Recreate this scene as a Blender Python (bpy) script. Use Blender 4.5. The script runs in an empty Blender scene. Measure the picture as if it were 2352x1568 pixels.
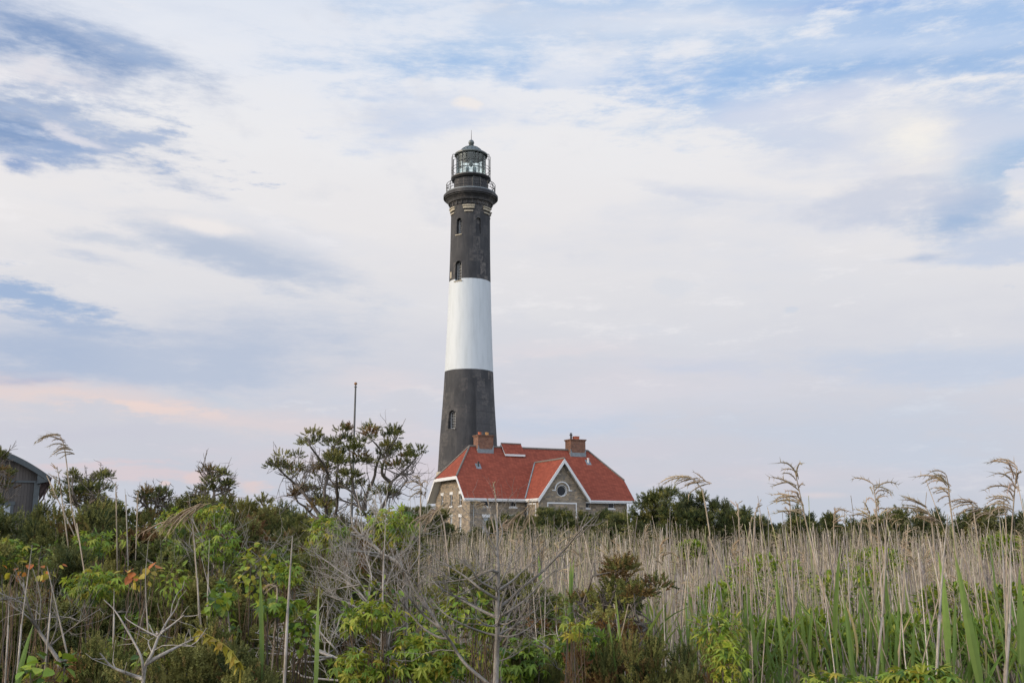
import bpy, bmesh, math, random
import numpy as np
from mathutils import Vector, Matrix
R = math.radians
S = bpy.context.scene
COL = S.collection

# ------------------------------------------------------------------ camera
F_PX, CX, CY = 2312.75, 1176.0, 784.0        # focal length and centre in units of a 2352 px wide frame
PITCH, ROLL, CAMZ = R(10.979), R(0.109), 3.0
cam_data = bpy.data.cameras.new('camera')
cam = bpy.data.objects.new('camera', cam_data)
COL.objects.link(cam)
cam_data.sensor_width = 36.0
cam_data.lens = 36.0 * F_PX / 2352.0
cam_data.clip_start = 0.1
cam_data.clip_end = 20000
cam.matrix_world = Matrix.Translation((0, 0, CAMZ)) @ Matrix.Rotation(PITCH + math.pi / 2, 4, 'X') @ Matrix.Rotation(ROLL, 4, 'Z')
S.camera = cam
CAMR = np.array(cam.matrix_world.to_3x3())


def ray(px, py):
    v = CAMR @ np.array([(px - CX) / F_PX, (CY - py) / F_PX, -1.0])
    return v


def W(px, py, Y):
    """the place at depth Y (metres ahead) seen at a measured direction"""
    v = ray(px, py)
    return np.array([0, 0, CAMZ]) + v * (Y / v[1])


def lin(r, g, b):
    f = lambda c: (c / 255 / 12.92) if c <= 10.3 else ((c / 255 + .055) / 1.055) ** 2.4
    return (f(r), f(g), f(b))


# ------------------------------------------------------------------ light
S.view_settings.view_transform = 'Standard'
S.view_settings.look = 'None'
S.view_settings.exposure = 0.0
S.view_settings.gamma = 1.0
SUN_AZ, SUN_EL = -104.0, 16.0                 # degrees; azimuth from +Y towards +X
sd = bpy.data.lights.new('sun', 'SUN')
sd.energy = 2.0
sd.angle = R(12)
sd.color = (1.0, 0.80, 0.58)
sun = bpy.data.objects.new('sun', sd)
COL.objects.link(sun)
sdir = Vector((math.sin(R(SUN_AZ)) * math.cos(R(SUN_EL)), math.cos(R(SUN_AZ)) * math.cos(R(SUN_EL)), math.sin(R(SUN_EL))))
sun.rotation_euler = sdir.to_track_quat('Z', 'Y').to_euler()
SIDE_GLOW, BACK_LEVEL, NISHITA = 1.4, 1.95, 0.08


def build_world():
    w = bpy.data.worlds.new('World')
    S.world = w
    w.use_nodes = True
    nt = w.node_tree
    N, L = nt.nodes, nt.links
    N.clear()

    def inp(n, i, v):
        if v is None:
            return
        if hasattr(v, 'is_output'):
            L.new(v, n.inputs[i])
        else:
            n.inputs[i].default_value = v

    def math_(op, a, b=None, c=None, clamp=False):
        n = N.new('ShaderNodeMath')
        n.operation = op
        n.use_clamp = clamp
        inp(n, 0, a); inp(n, 1, b); inp(n, 2, c)
        return n.outputs[0]

    def smooth(v, a, b, to=1.0):
        n = N.new('ShaderNodeMapRange')
        n.interpolation_type = 'SMOOTHSTEP'
        inp(n, 0, v); inp(n, 1, a); inp(n, 2, b); inp(n, 3, 0.0); inp(n, 4, to)
        return n.outputs[0]

    def mix(f, a, b):
        n = N.new('ShaderNodeMix')
        n.data_type = 'RGBA'
        inp(n, 0, f); inp(n, 6, a); inp(n, 7, b)
        return n.outputs[2]

    tc = N.new('ShaderNodeTexCoord').outputs['Generated']
    sep = N.new('ShaderNodeSeparateXYZ')
    L.new(tc, sep.inputs[0])
    x, y, z = sep.outputs
    az = math_('MULTIPLY', math_('ARCTAN2', x, y), 57.2958)
    el = math_('MULTIPLY', math_('ARCSINE', z), 57.2958)

    def noise(scale, sz, detail, rough, off, tilt=0.0):
        mp = N.new('ShaderNodeMapping')
        L.new(tc, mp.inputs[0])
        mp.inputs['Location'].default_value = off
        mp.inputs['Rotation'].default_value = (0, tilt, 0)
        mp.inputs['Scale'].default_value = (1, 1, sz)
        n = N.new('ShaderNodeTexNoise')
        L.new(mp.outputs[0], n.inputs['Vector'])
        n.inputs['Scale'].default_value = scale
        n.inputs['Detail'].default_value = detail
        n.inputs['Roughness'].default_value = rough
        return math_('SUBTRACT', n.outputs[0], 0.5)
    wisp = noise(5.5, 3.6, 9, .62, (3.1, 1.7, .4), R(-9))
    puff = noise(11.0, 1.6, 10, .60, (7.7, 2.2, 5.1))
    broad = noise(2.2, 3.2, 4, .55, (1.3, 9.2, 2.0), R(-5))
    fine = noise(17, 4.2, 7, .68, (4.4, 3.3, 8.8), R(-7))
    # soft drift of the cloud edges
    azw = math_('MULTIPLY_ADD', broad, 9.0, az)
    elw = math_('MULTIPLY_ADD', wisp, 3.6, el)
    comb = N.new('ShaderNodeCombineXYZ')
    L.new(azw, comb.inputs[0]); L.new(elw, comb.inputs[1])
    comb2 = N.new('ShaderNodeCombineXYZ')
    L.new(az, comb2.inputs[0]); L.new(el, comb2.inputs[1])
    ramp = N.new('ShaderNodeValToRGB')
    L.new(math_('DIVIDE', math_('MULTIPLY_ADD', wisp, 7.0, el), 90.0, clamp=True), ramp.inputs[0])
    stops = [(0, (195, 204, 219)), (3, (205, 207, 219)), (6, (213, 212, 221)), (9, (216, 217, 226)), (13, (229, 228, 232)), (17, (239, 236, 237)), (22, (242, 241, 243)), (26, (236, 239, 247)), (31, (222, 231, 246)), (45, (188, 206, 236)), (90, (160, 188, 228))]
    e = ramp.color_ramp.elements
    e[0].position = 0; e[0].color = (*lin(*stops[0][1]), 1)
    e[1].position = 1; e[1].color = (*lin(*stops[-1][1]), 1)
    for d, c in stops[1:-1]:
        k = e.new(d / 90.0)
        k.color = (*lin(*c), 1)
    col = ramp.outputs[0]
    # thin veil variation everywhere
    col = mix(smooth(math_('ADD', broad, math_('MULTIPLY', wisp, .6)), .02, .30, .5), col, (*lin(206, 214, 231), 1))

    col = mix(smooth(math_('ADD', fine, math_('MULTIPLY', wisp, .5)), .03, .26, .5), col, (*lin(247, 244, 245), 1))
    col = mix(smooth(math_('SUBTRACT', puff, math_('MULTIPLY', broad, .5)), .05, .28, .45), col, (*lin(212, 216, 228), 1))

    def cloud(px, py, rx, ry, rgb, op=1.0, soft=.5, amp=1.6, src='wisp', warp=True, rot=0.0):
        nonlocal col
        v = ray(px, py)
        a0 = math.degrees(math.atan2(v[0], v[1])); e0 = math.degrees(math.asin(v[2] / np.linalg.norm(v)))
        mp = N.new('ShaderNodeMapping')
        mp.vector_type = 'TEXTURE'
        L.new((comb if warp else comb2).outputs[0], mp.inputs[0])
        mp.inputs['Location'].default_value = (a0, e0, 0)
        mp.inputs['Rotation'].default_value = (0, 0, R(rot))
        k = 57.3 / F_PX
        mp.inputs['Scale'].default_value = (rx * k, ry * k, 1)
        ln = N.new('ShaderNodeVectorMath')
        ln.operation = 'LENGTH'
        L.new(mp.outputs[0], ln.inputs[0])
        src = dict(wisp=wisp, puff=puff, fine=fine, broad=broad)[src]
        amp *= 1.75 if rx > 60 else 3.2; lo, soft = (-.34, 1.0) if rx > 60 else (0.0, soft)
        rx *= 1.16; ry *= 1.18
        src = math_('MULTIPLY_ADD', fine, .55, src)
        d = math_('SUBTRACT', 1.0, ln.outputs['Value'])
        d = math_('MULTIPLY_ADD', src, amp, d)
        col = mix(smooth(d, lo, soft, op), col, (*lin(*rgb), 1))
    for c in SKY:
        cloud(*c[:5], **c[5])
    # the side of the sky where the sun stands is brighter and warmer, the unseen sky behind the camera is brightened as added fill
    dt = N.new('ShaderNodeVectorMath')
    dt.operation = 'DOT_PRODUCT'
    L.new(tc, dt.inputs[0])
    dt.inputs[1].default_value = sdir
    glow = math_('MULTIPLY', math_('POWER', math_('MAXIMUM', dt.outputs['Value'], 0.0), 4.0), SIDE_GLOW)
    gl = N.new('ShaderNodeMix')
    gl.data_type = 'RGBA'
    gl.blend_type = 'ADD'
    inp(gl, 0, glow); inp(gl, 6, col); inp(gl, 7, (1.0, .80, .58, 1))
    gl.clamp_factor = False
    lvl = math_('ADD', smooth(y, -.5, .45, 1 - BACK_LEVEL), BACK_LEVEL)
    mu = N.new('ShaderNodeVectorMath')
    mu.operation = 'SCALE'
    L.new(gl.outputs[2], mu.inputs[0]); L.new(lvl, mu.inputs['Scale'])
    b1 = N.new('ShaderNodeBackground')
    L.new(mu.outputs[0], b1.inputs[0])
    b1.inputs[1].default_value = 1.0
    sk = N.new('ShaderNodeTexSky')
    sk.sky_type = 'NISHITA'
    sk.sun_disc = False
    sk.sun_elevation = R(SUN_EL)
    sk.sun_rotation = R(SUN_AZ)
    b2 = N.new('ShaderNodeBackground')
    L.new(sk.outputs[0], b2.inputs[0])
    b2.inputs[1].default_value = NISHITA
    ms = N.new('ShaderNodeMixShader')
    ms.inputs[0].default_value = 0.93      # the sky is almost wholly veiled by cloud
    L.new(b2.outputs[0], ms.inputs[1]); L.new(b1.outputs[0], ms.inputs[2])
    out = N.new('ShaderNodeOutputWorld')
    L.new(ms.outputs[0], out.inputs[0])
    w.cycles.sampling_method = 'MANUAL'
    w.cycles.sample_map_resolution = 512


BLUE, SLATE, LAV, PINK, CREAM, WHITE = (138, 172, 222), (128, 158, 202), (190, 199, 219), (233, 217, 217), (246, 240, 238), (245, 243, 246)
SKY = [
    # broad pale blue of the upper right
    (1750, 105, 900, 170, (173, 202, 237), dict(op=.85, soft=.8, amp=2.4, rot=-4)),
    (2000, 60, 620, 80, (160, 193, 236), dict(op=.7, soft=.8, amp=2.6, rot=-5)),
    (1500, 190, 420, 60, (158, 192, 236), dict(op=.7, soft=.9, amp=2.4, rot=-3)),
    (2150, 150, 420, 55, (152, 187, 231), dict(op=.8, soft=.8, amp=2.2, rot=-6)),
    (1900, 30, 320, 30, (140, 178, 232), dict(op=.7, soft=.8, amp=2.2)),
    (1030, 270, 260, 70, (206, 218, 240), dict(op=.7, soft=.9, amp=2.0)),
    (1600, 70, 420, 42, WHITE, dict(op=.7, soft=.9, amp=2.8, rot=-5)),
    (1280, 180, 120, 50, (232, 236, 246), dict(op=.75, soft=.8, amp=2.2, src='puff')),
    (1980, 110, 420, 30, (214, 226, 246), dict(op=.6, soft=.9, amp=2.6, rot=-6)),
    (1900, 230, 260, 45, (226, 228, 240), dict(op=.75, soft=.9, amp=2.0)),
    (1083, 240, 50, 19, (247, 241, 238), dict(op=.9, soft=.6, amp=.9, src='puff', warp=False)),
    (2300, 372, 120, 74, (164, 193, 226), dict(op=.95, soft=.6, amp=1.4, src='puff', rot=-10)),
    (2330, 330, 120, 40, (172, 200, 234), dict(op=.7, soft=.8, amp=1.8)),
    (2080, 330, 330, 110, (217, 222, 236), dict(op=.85, soft=.8, amp=1.4)),
    (2115, 375, 95, 22, (222, 222, 232), dict(op=.8, soft=.7, amp=2.0, src='puff', warp=False)),
    (2110, 330, 105, 60, (250, 246, 240), dict(op=1.0, soft=.55, amp=1.3, src='puff', warp=False, rot=-8)),
    (2150, 290, 70, 22, (250, 245, 240), dict(op=.9, soft=.7, amp=1.4, src='puff', warp=False)),
    (2345, 410, 30, 26, (226, 228, 238), dict(op=.9, soft=.6, amp=1.8, src='puff', warp=False)),
    (2190, 505, 115, 42, (166, 189, 221), dict(op=.95, soft=.8, amp=1.5, src='puff')),
    (2050, 470, 150, 40, (206, 212, 228), dict(op=.8, soft=.8, amp=1.8, src='puff')),
    (2300, 560, 130, 40, (196, 208, 230), dict(op=.8, soft=.8, amp=1.8)),
    (1640, 440, 200, 16, (214, 219, 233), dict(op=.7, soft=.9, amp=1.9, src='wisp', rot=-9)),
    (2115, 594, 90, 13, (184, 198, 222), dict(op=.9, soft=.6, amp=1.6, src='puff', warp=False)),
    (2310, 610, 50, 14, (188, 203, 228), dict(op=.9, soft=.6, amp=1.6, src='puff', warp=False)),
    (2310, 658, 40, 14, (196, 207, 228), dict(op=.9, soft=.6, amp=1.6, src='puff', warp=False)),
    (1535, 660, 50, 22, (223, 225, 232), dict(op=.7, soft=.9, amp=1.6, src='puff', warp=False)),
    (1820, 710, 20, 7, (214, 219, 230), dict(op=.8, soft=.8, amp=1.3, src='puff', warp=False)),
    (2150, 830, 420, 40, (197, 208, 228), dict(op=.75, soft=.9, amp=2.0, rot=-2)),
    (1600, 840, 200, 22, (203, 211, 229), dict(op=.75, soft=.9, amp=2.0, rot=-3)),
    (1300, 960, 240, 40, (199, 209, 228), dict(op=.7, soft=.9, amp=2.0)),
    (1950, 1000, 620, 90, (197, 208, 226), dict(op=.6, soft=.9, amp=1.6)),
    (1880, 1137, 70, 9, (224, 214, 218), dict(op=.7, soft=.8, amp=1.0, warp=False)),
    (1450, 880, 420, 60, (224, 219, 226), dict(op=.55, soft=.9, amp=2.0)),
    # slate clouds of the upper left
    (120, 85, 330, 70, (128, 157, 200), dict(op=.97, soft=.75, amp=1.5, rot=-7)),
    (290, 105, 150, 22, (160, 182, 216), dict(op=.8, soft=.7, amp=1.8, rot=-12)),
    (120, 185, 150, 34, (230, 228, 235), dict(op=.9, soft=.7, amp=2.0, src='puff')),
    (180, 228, 190, 30, (196, 206, 226), dict(op=.85, soft=.8, amp=2.2, src='fine')),
    (100, 300, 290, 72, (130, 158, 200), dict(op=.97, soft=.75, amp=1.7, rot=-3)),
    (250, 310, 190, 34, (176, 192, 220), dict(op=.85, soft=.8, amp=2.6, src='fine', rot=-7)),
    (150, 350, 140, 30, (150, 174, 212), dict(op=.85, soft=.7, amp=2.4, src='puff', rot=10)),
    (200, 320, 70, 14, (238, 234, 238), dict(op=.75, soft=.7, amp=2.6, src='puff', rot=-12)),
    (70, 392, 75, 30, (138, 164, 207), dict(op=.9, soft=.6, amp=2.2, src='puff')),
    (30, 372, 60, 12, (226, 226, 236), dict(op=.7, soft=.7, amp=2.2, src='puff')),
    # soft lavender cloud in the middle left
    (600, 588, 270, 56, (188, 199, 219), dict(op=.95, soft=.8, amp=1.5, rot=-12)),
    (480, 520, 150, 18, CREAM, dict(op=.9, soft=.8, amp=1.8, src='puff', warp=False, rot=-4)),
    (240, 545, 110, 22, (207, 213, 226), dict(op=.85, soft=.8, amp=2.0, src='puff')),
    (220, 605, 140, 20, (202, 209, 225), dict(op=.85, soft=.8, amp=2.0, rot=-8)),
    (50, 690, 170, 34, (160, 183, 217), dict(op=.95, soft=.8, amp=1.9, src='fine', rot=-9)),
    (60, 735, 190, 16, (164, 185, 218), dict(op=.9, soft=.8, amp=2.2, rot=-9)),
    (120, 810, 360, 84, (178, 192, 217), dict(op=1.0, soft=.9, amp=1.3, rot=-2)),
    (600, 810, 360, 110, (190, 200, 220), dict(op=1.0, soft=.9, amp=1.3, rot=3)),
    (60, 870, 110, 12, (158, 178, 213), dict(op=.8, soft=.8, amp=1.8)),
    (450, 930, 160, 30, (194, 210, 228), dict(op=.8, soft=.9, amp=1.6)),
    # pink streaks near the horizon
    (200, 925, 360, 46, (236, 216, 212), dict(op=1.0, soft=.9, amp=1.6, rot=-3)),
    (330, 950, 150, 16, (242, 219, 212), dict(op=.85, soft=.8, amp=2.0, src='fine')),
    (640, 980, 440, 32, (226, 214, 217), dict(op=.75, soft=.9, amp=1.6)),
    (900, 880, 160, 30, (228, 220, 224), dict(op=.8, soft=.9, amp=1.6)),
    (240, 1010, 360, 30, (205, 205, 219), dict(op=.7, soft=.9, amp=1.4)),
    (180, 1072, 190, 10, (223, 207, 213), dict(op=.75, soft=.8, amp=1.8, src='fine')),
    (380, 1100, 240, 12, (224, 207, 212), dict(op=.75, soft=.8, amp=1.8, src='puff')),
    (466, 1102, 46, 17, (230, 208, 207), dict(op=.7, soft=1.0, amp=1.9, src='puff', warp=False)),
    (585, 1117, 40, 18, (231, 209, 207), dict(op=.7, soft=1.0, amp=1.9, src='puff', warp=False)),
    (380, 1110, 16, 6, (230, 208, 207), dict(op=.85, soft=.6, amp=1.2, src='puff', warp=False)),
    (1350, 1040, 500, 40, (213, 209, 219), dict(op=.7, soft=.9, amp=1.6)),
    (1750, 1090, 420, 30, (214, 208, 217), dict(op=.6, soft=.9, amp=1.6)),
    (820, 1060, 420, 36, (218, 208, 216), dict(op=.7, soft=.9, amp=1.6)),
    (1250, 820, 300, 40, (230, 222, 226), dict(op=.6, soft=.9, amp=1.8)),
    (620, 1150, 260, 14, (214, 207, 218), dict(op=.6, soft=.9, amp=1.6)),
]
build_world()

# ------------------------------------------------------------------ mesh tools


class MB:
    """collects faces, then links them as ONE mesh object"""

    def __init__(s):
        s.v, s.f, s.m, s.c, s.n = [], [], [], [], 0

    def add(s, V, F, col=(1, 1, 1), mat=0):
        V = np.asarray(V, float).reshape(-1, 3)
        col = np.asarray(col, float)
        if col.ndim == 1:
            col = np.tile(col, (len(V), 1))
        s.v.append(V); s.c.append(col)
        for A in (F if isinstance(F, list) and len(F) and isinstance(F[0], np.ndarray) and F[0].ndim == 2 else [F]):
            if isinstance(A, np.ndarray):
                s.f.append(A + s.n)
                s.m.append(np.full(len(A), mat))
            else:
                for f in A:
                    s.f.append(np.array([f]) + s.n)
                    s.m.append(np.array([mat]))
        s.n += len(V)
        return s

    def box(s, a, b, mat=0, col=(1, 1, 1)):
        (x0, y0, z0), (x1, y1, z1) = a, b
        V = [(x0, y0, z0), (x1, y0, z0), (x1, y1, z0), (x0, y1, z0), (x0, y0, z1), (x1, y0, z1), (x1, y1, z1), (x0, y1, z1)]
        return s.add(V, [(3, 2, 1, 0), (4, 5, 6, 7), (0, 1, 5, 4), (1, 2, 6, 5), (2, 3, 7, 6), (3, 0, 4, 7)], col, mat)

    def prism(s, poly, axis, a, b, mat=0):
        """polygon in the two other axes, extruded along axis from a to b"""
        n = len(poly)
        def pt(p, t):
            p = list(p); p.insert(axis, t)
            return p
        V = [pt(p, a) for p in poly] + [pt(p, b) for p in poly]
        F = [tuple(range(n - 1, -1, -1)), tuple(range(n, 2 * n))] + [(i, (i + 1) % n, n + (i + 1) % n, n + i) for i in range(n)]
        return s.add(V, F, (1, 1, 1), mat)

    def lathe(s, prof, seg=48, mat=0, closed=False, cap=False, c=(0, 0)):
        n = len(prof)
        a = np.arange(seg) * 2 * np.pi / seg
        V = np.array([(c[0] + r * np.cos(t), c[1] + r * np.sin(t), z) for r, z in prof for t in a])
        F = []
        for i in range(n if closed else n - 1):
            j = (i + 1) % n
            for k in range(seg):
                l = (k + 1) % seg
                F.append((i * seg + k, i * seg + l, j * seg + l, j * seg + k))
        s.add(V, np.array(F), (1, 1, 1), mat)
        if cap:
            s.f.append(np.array([range(seg - 1, -1, -1)]) + s.n - n * seg); s.m.append(np.array([mat]))
            s.f.append(np.array([range(seg)]) + s.n - seg); s.m.append(np.array([mat]))
        return s

    def tube(s, P, r, sides=5, col=(1, 1, 1), mat=0, caps=False):
        P = np.asarray(P, float)
        n = len(P)
        r = np.broadcast_to(np.asarray(r, float), (n,))
        T = np.empty_like(P)
        T[1:-1] = P[2:] - P[:-2]; T[0] = P[1] - P[0]; T[-1] = P[-1] - P[-2]
        T /= np.linalg.norm(T, axis=1)[:, None] + 1e-12
        m = np.abs(T.mean(0))
        ref = np.eye(3)[int(np.argmin(m))]
        U = np.cross(T, ref); U /= np.linalg.norm(U, axis=1)[:, None] + 1e-12
        Vv = np.cross(T, U)
        a = np.arange(sides) * 2 * np.pi / sides
        ring = P[:, None] + r[:, None, None] * (np.cos(a)[None, :, None] * U[:, None] + np.sin(a)[None, :, None] * Vv[:, None])
        i = np.arange(n - 1)[:, None] * sides; k = np.arange(sides)[None]; l = (k + 1) % sides
        Fq = np.stack([i + k, i + l, i + sides + l, i + sides + k], -1).reshape(-1, 4)
        c = np.asarray(col, float)
        if c.ndim == 2:
            c = np.repeat(c, sides, 0)
        s.add(ring.reshape(-1, 3), Fq, c, mat)
        if caps:
            s.f.append(np.array([range(sides)]) + s.n - sides); s.m.append(np.array([mat]))
            s.f.append(np.array([range(sides - 1, -1, -1)]) + s.n - n * sides); s.m.append(np.array([mat]))
        return s

    def inst(s, tmpl, M, T, cols, mat=0, shade=None):
        """many copies of a small template (a leaf, a sprig) with matrices M, places T and colours"""
        tv, tf = tmpl
        N = len(T)
        if N == 0:
            return s
        V = (np.einsum('nij,kj->nki', M, tv) + T[:, None]).reshape(-1, 3)
        c = np.repeat(cols, len(tv), 0)
        F = [(A[None] + (np.arange(N) * len(tv))[:, None, None]).reshape(-1, A.shape[1]) for A in tf]
        return s.add(V, F, c, mat)

    def build(s, name, mats, parent=None, smooth=False, off=(0, 0, 0)):
        me = bpy.data.meshes.new(name)
        V = np.concatenate(s.v) + np.asarray(off, float)
        cnt = np.concatenate([np.full(len(a), a.shape[1]) for a in s.f])
        idx = np.concatenate([a.ravel() for a in s.f]).astype(np.int32)
        me.vertices.add(len(V)); me.loops.add(len(idx)); me.polygons.add(len(cnt))
        me.vertices.foreach_set('co', V.astype(np.float32).ravel())
        me.loops.foreach_set('vertex_index', idx)
        st = np.concatenate([[0], np.cumsum(cnt)[:-1]]).astype(np.int32)
        me.polygons.foreach_set('loop_start', st)
        me.polygons.foreach_set('material_index', np.concatenate(s.m).astype(np.int32))
        me.polygons.foreach_set('use_smooth', np.full(len(cnt), bool(smooth)))
        ca = me.color_attributes.new('Col', 'FLOAT_COLOR', 'POINT')
        c = np.concatenate(s.c)
        ca.data.foreach_set('color', np.concatenate([c, np.ones((len(c), 1))], 1).astype(np.float32).ravel())
        me.update(calc_edges=True)
        me.validate()
        for m in (mats if isinstance(mats, (list, tuple)) else [mats]):
            me.materials.append(m)
        o = bpy.data.objects.new(name, me)
        COL.objects.link(o)
        if parent is not None:
            o.parent = parent
        return o


def tag(o, label=None, cat=None, group=None, kind=None):
    if label: o['label'] = label
    if cat: o['category'] = cat
    if group: o['group'] = group
    if kind: o['kind'] = kind
    return o


def thing(name, label, cat, loc=(0, 0, 0), rz=0.0, group=None):
    o = bpy.data.objects.new(name, None)
    o.empty_display_size = .2
    COL.objects.link(o)
    o.location = loc
    o.rotation_euler = (0, 0, rz)
    return tag(o, label, cat, group)


def kids(o):
    return KIDS.get(o.name, [])


KIDS = {}


def adopt(root, *parts):
    for p in parts:
        p.parent = root
    KIDS[root.name] = KIDS.get(root.name, []) + list(parts)
    return root


def dup(root, loc, rz=0.0, sc=1.0, label=None, group=None, tilt=(0, 0)):
    r = root.copy()
    COL.objects.link(r)
    r.location = loc
    r.rotation_euler = (tilt[0], tilt[1], rz)
    r.scale = (sc, sc, sc) if not isinstance(sc, tuple) else sc
    if label: r['label'] = label
    if group: r['group'] = group
    for ch in KIDS.get(root.name, []):
        c = ch.copy()
        COL.objects.link(c)
        c.parent = r
    return r


def fix_normals(me):
    bm = bmesh.new()
    bm.from_mesh(me)
    bmesh.ops.remove_doubles(bm, verts=bm.verts, dist=1e-5)
    bmesh.ops.recalc_face_normals(bm, faces=bm.faces)
    bm.to_mesh(me)
    bm.free()


def cut(o, *cutters):
    """carve real openings into a solid"""
    fix_normals(o.data)
    for c in cutters:
        co = c.build('cutter', o.data.materials[0], o.parent)
        fix_normals(co.data)
        md = o.modifiers.new('cut', 'BOOLEAN')
        md.operation = 'DIFFERENCE'; md.solver = 'EXACT'; md.object = co
        bpy.context.view_layer.update()
        dg = bpy.context.evaluated_depsgraph_get()
        me = bpy.data.meshes.new_from_object(o.evaluated_get(dg))
        o.modifiers.clear()
        o.data = me
        bpy.data.objects.remove(co)
    return o


# ------------------------------------------------------------------ materials


class NT:
    def __init__(s, name):
        s.m = bpy.data.materials.new(name)
        s.m.use_nodes = True
        s.t = s.m.node_tree
        s.t.nodes.clear()
        s.tc = s.n('TexCoord')

    def n(s, k, **ins):
        nd = s.t.nodes.new('ShaderNode' + k)
        for i, v in ins.items():
            s.set(nd, i, v)
        return nd

    def set(s, nd, i, v):
        if isinstance(i, str) and i.startswith('i') and i[1:].isdigit():
            i = int(i[1:])
        else:
            i = i.replace('_', ' ') if isinstance(i, str) else i
        if hasattr(v, 'is_output'):
            s.t.links.new(v, nd.inputs[i])
        else:
            if isinstance(v, tuple) and len(v) == 3 and nd.inputs[i].type == 'RGBA':
                v = (*v, 1)
            nd.inputs[i].default_value = v

    def mapping(s, src, scale=(1, 1, 1), loc=(0, 0, 0)):
        return s.n('Mapping', Vector=src, Scale=scale, Location=loc).outputs[0]

    def noise(s, vec, scale, detail=5, rough=.55):
        return s.n('TexNoise', Vector=vec, Scale=scale, Detail=detail, Roughness=rough).outputs[0]

    def ramp(s, v, a, b, lo=0.0, hi=1.0):
        return s.n('MapRange', i0=v, i1=a, i2=b, i3=lo, i4=hi).outputs[0]

    def mix(s, f, a, b, mode='MIX'):
        nd = s.t.nodes.new('ShaderNodeMix')
        nd.data_type = 'RGBA'; nd.blend_type = mode
        s.set(nd, 'i0', f); 
        for i, v in ((6, a), (7, b)):
            if hasattr(v, 'is_output'): s.t.links.new(v, nd.inputs[i])
            else: nd.inputs[i].default_value = (*v, 1)
        return nd.outputs[2]

    def math(s, op, a, b=0.0):
        nd = s.t.nodes.new('ShaderNodeMath')
        nd.operation = op
        s.set(nd, 'i0', a); s.set(nd, 'i1', b)
        return nd.outputs[0]

    def out(s, sh):
        o = s.n('OutputMaterial')
        s.t.links.new(sh, o.inputs[0])
        return s.m

    def principled(s, col, rough=.6, bump=None, bstr=.3, bdist=.02, **kw):
        p = s.n('BsdfPrincipled', **{'Base_Color': col, 'Roughness': rough})
        for k, v in kw.items():
            s.set(p, k, v)
        if bump is not None:
            b = s.n('Bump', Height=bump, Strength=bstr, Distance=bdist)
            s.t.links.new(b.outputs[0], p.inputs['Normal'])
        return p.outputs[0]


def plain(name, col, rough=.6, var=.25, scale=6.0, metallic=0.0, bstr=.15):
    t = NT(name)
    v = t.noise(t.tc.outputs['Object'], scale, 6, .6)
    c = t.mix(t.ramp(v, .3, .7), tuple(x * (1 - var) for x in col), tuple(min(1, x * (1 + var)) for x in col))
    return t.out(t.principled(c, rough, v, bstr, .02, Metallic=metallic))


def leafmat(name, trans=.35, rough=.55, spec=.25):
    """leaf colour comes from the mesh (each leaf its own), light passes partly through"""
    t = NT(name)
    a = t.n('Attribute'); a.attribute_name = 'Col'
    v = t.noise(t.tc.outputs['Object'], 30, 3)
    c = t.mix(t.ramp(v, .3, .7, 0, .35), a.outputs['Color'], (.5, .5, .5), 'MULTIPLY')
    p = t.n('BsdfPrincipled', Base_Color=c, Roughness=rough)
    p.inputs['Specular IOR Level'].default_value = spec
    tr = t.n('BsdfTranslucent', Color=t.mix(.35, c, (.30, .34, .03), 'MIX'))
    ms = t.n('MixShader', i0=trans, i1=p.outputs[0], i2=tr.outputs[0])
    return t.out(ms.outputs[0])


def barkmat(name, rough=.85):
    t = NT(name)
    a = t.n('Attribute'); a.attribute_name = 'Col'
    v = t.noise(t.mapping(t.tc.outputs['Object'], (40, 40, 9)), 3, 6, .65)
    c = t.mix(t.ramp(v, .3, .7, 0, .75), a.outputs['Color'], (.42, .40, .38), 'MULTIPLY')
    li = t.noise(t.mapping(t.tc.outputs['Object'], (1, 1, .5)), 22, 4, .6)
    c = t.mix(t.ramp(li, .48, .68, 0, .55), c, (.50, .44, .36), 'MULTIPLY')
    return t.out(t.principled(c, rough, v, .5, .01))


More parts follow.
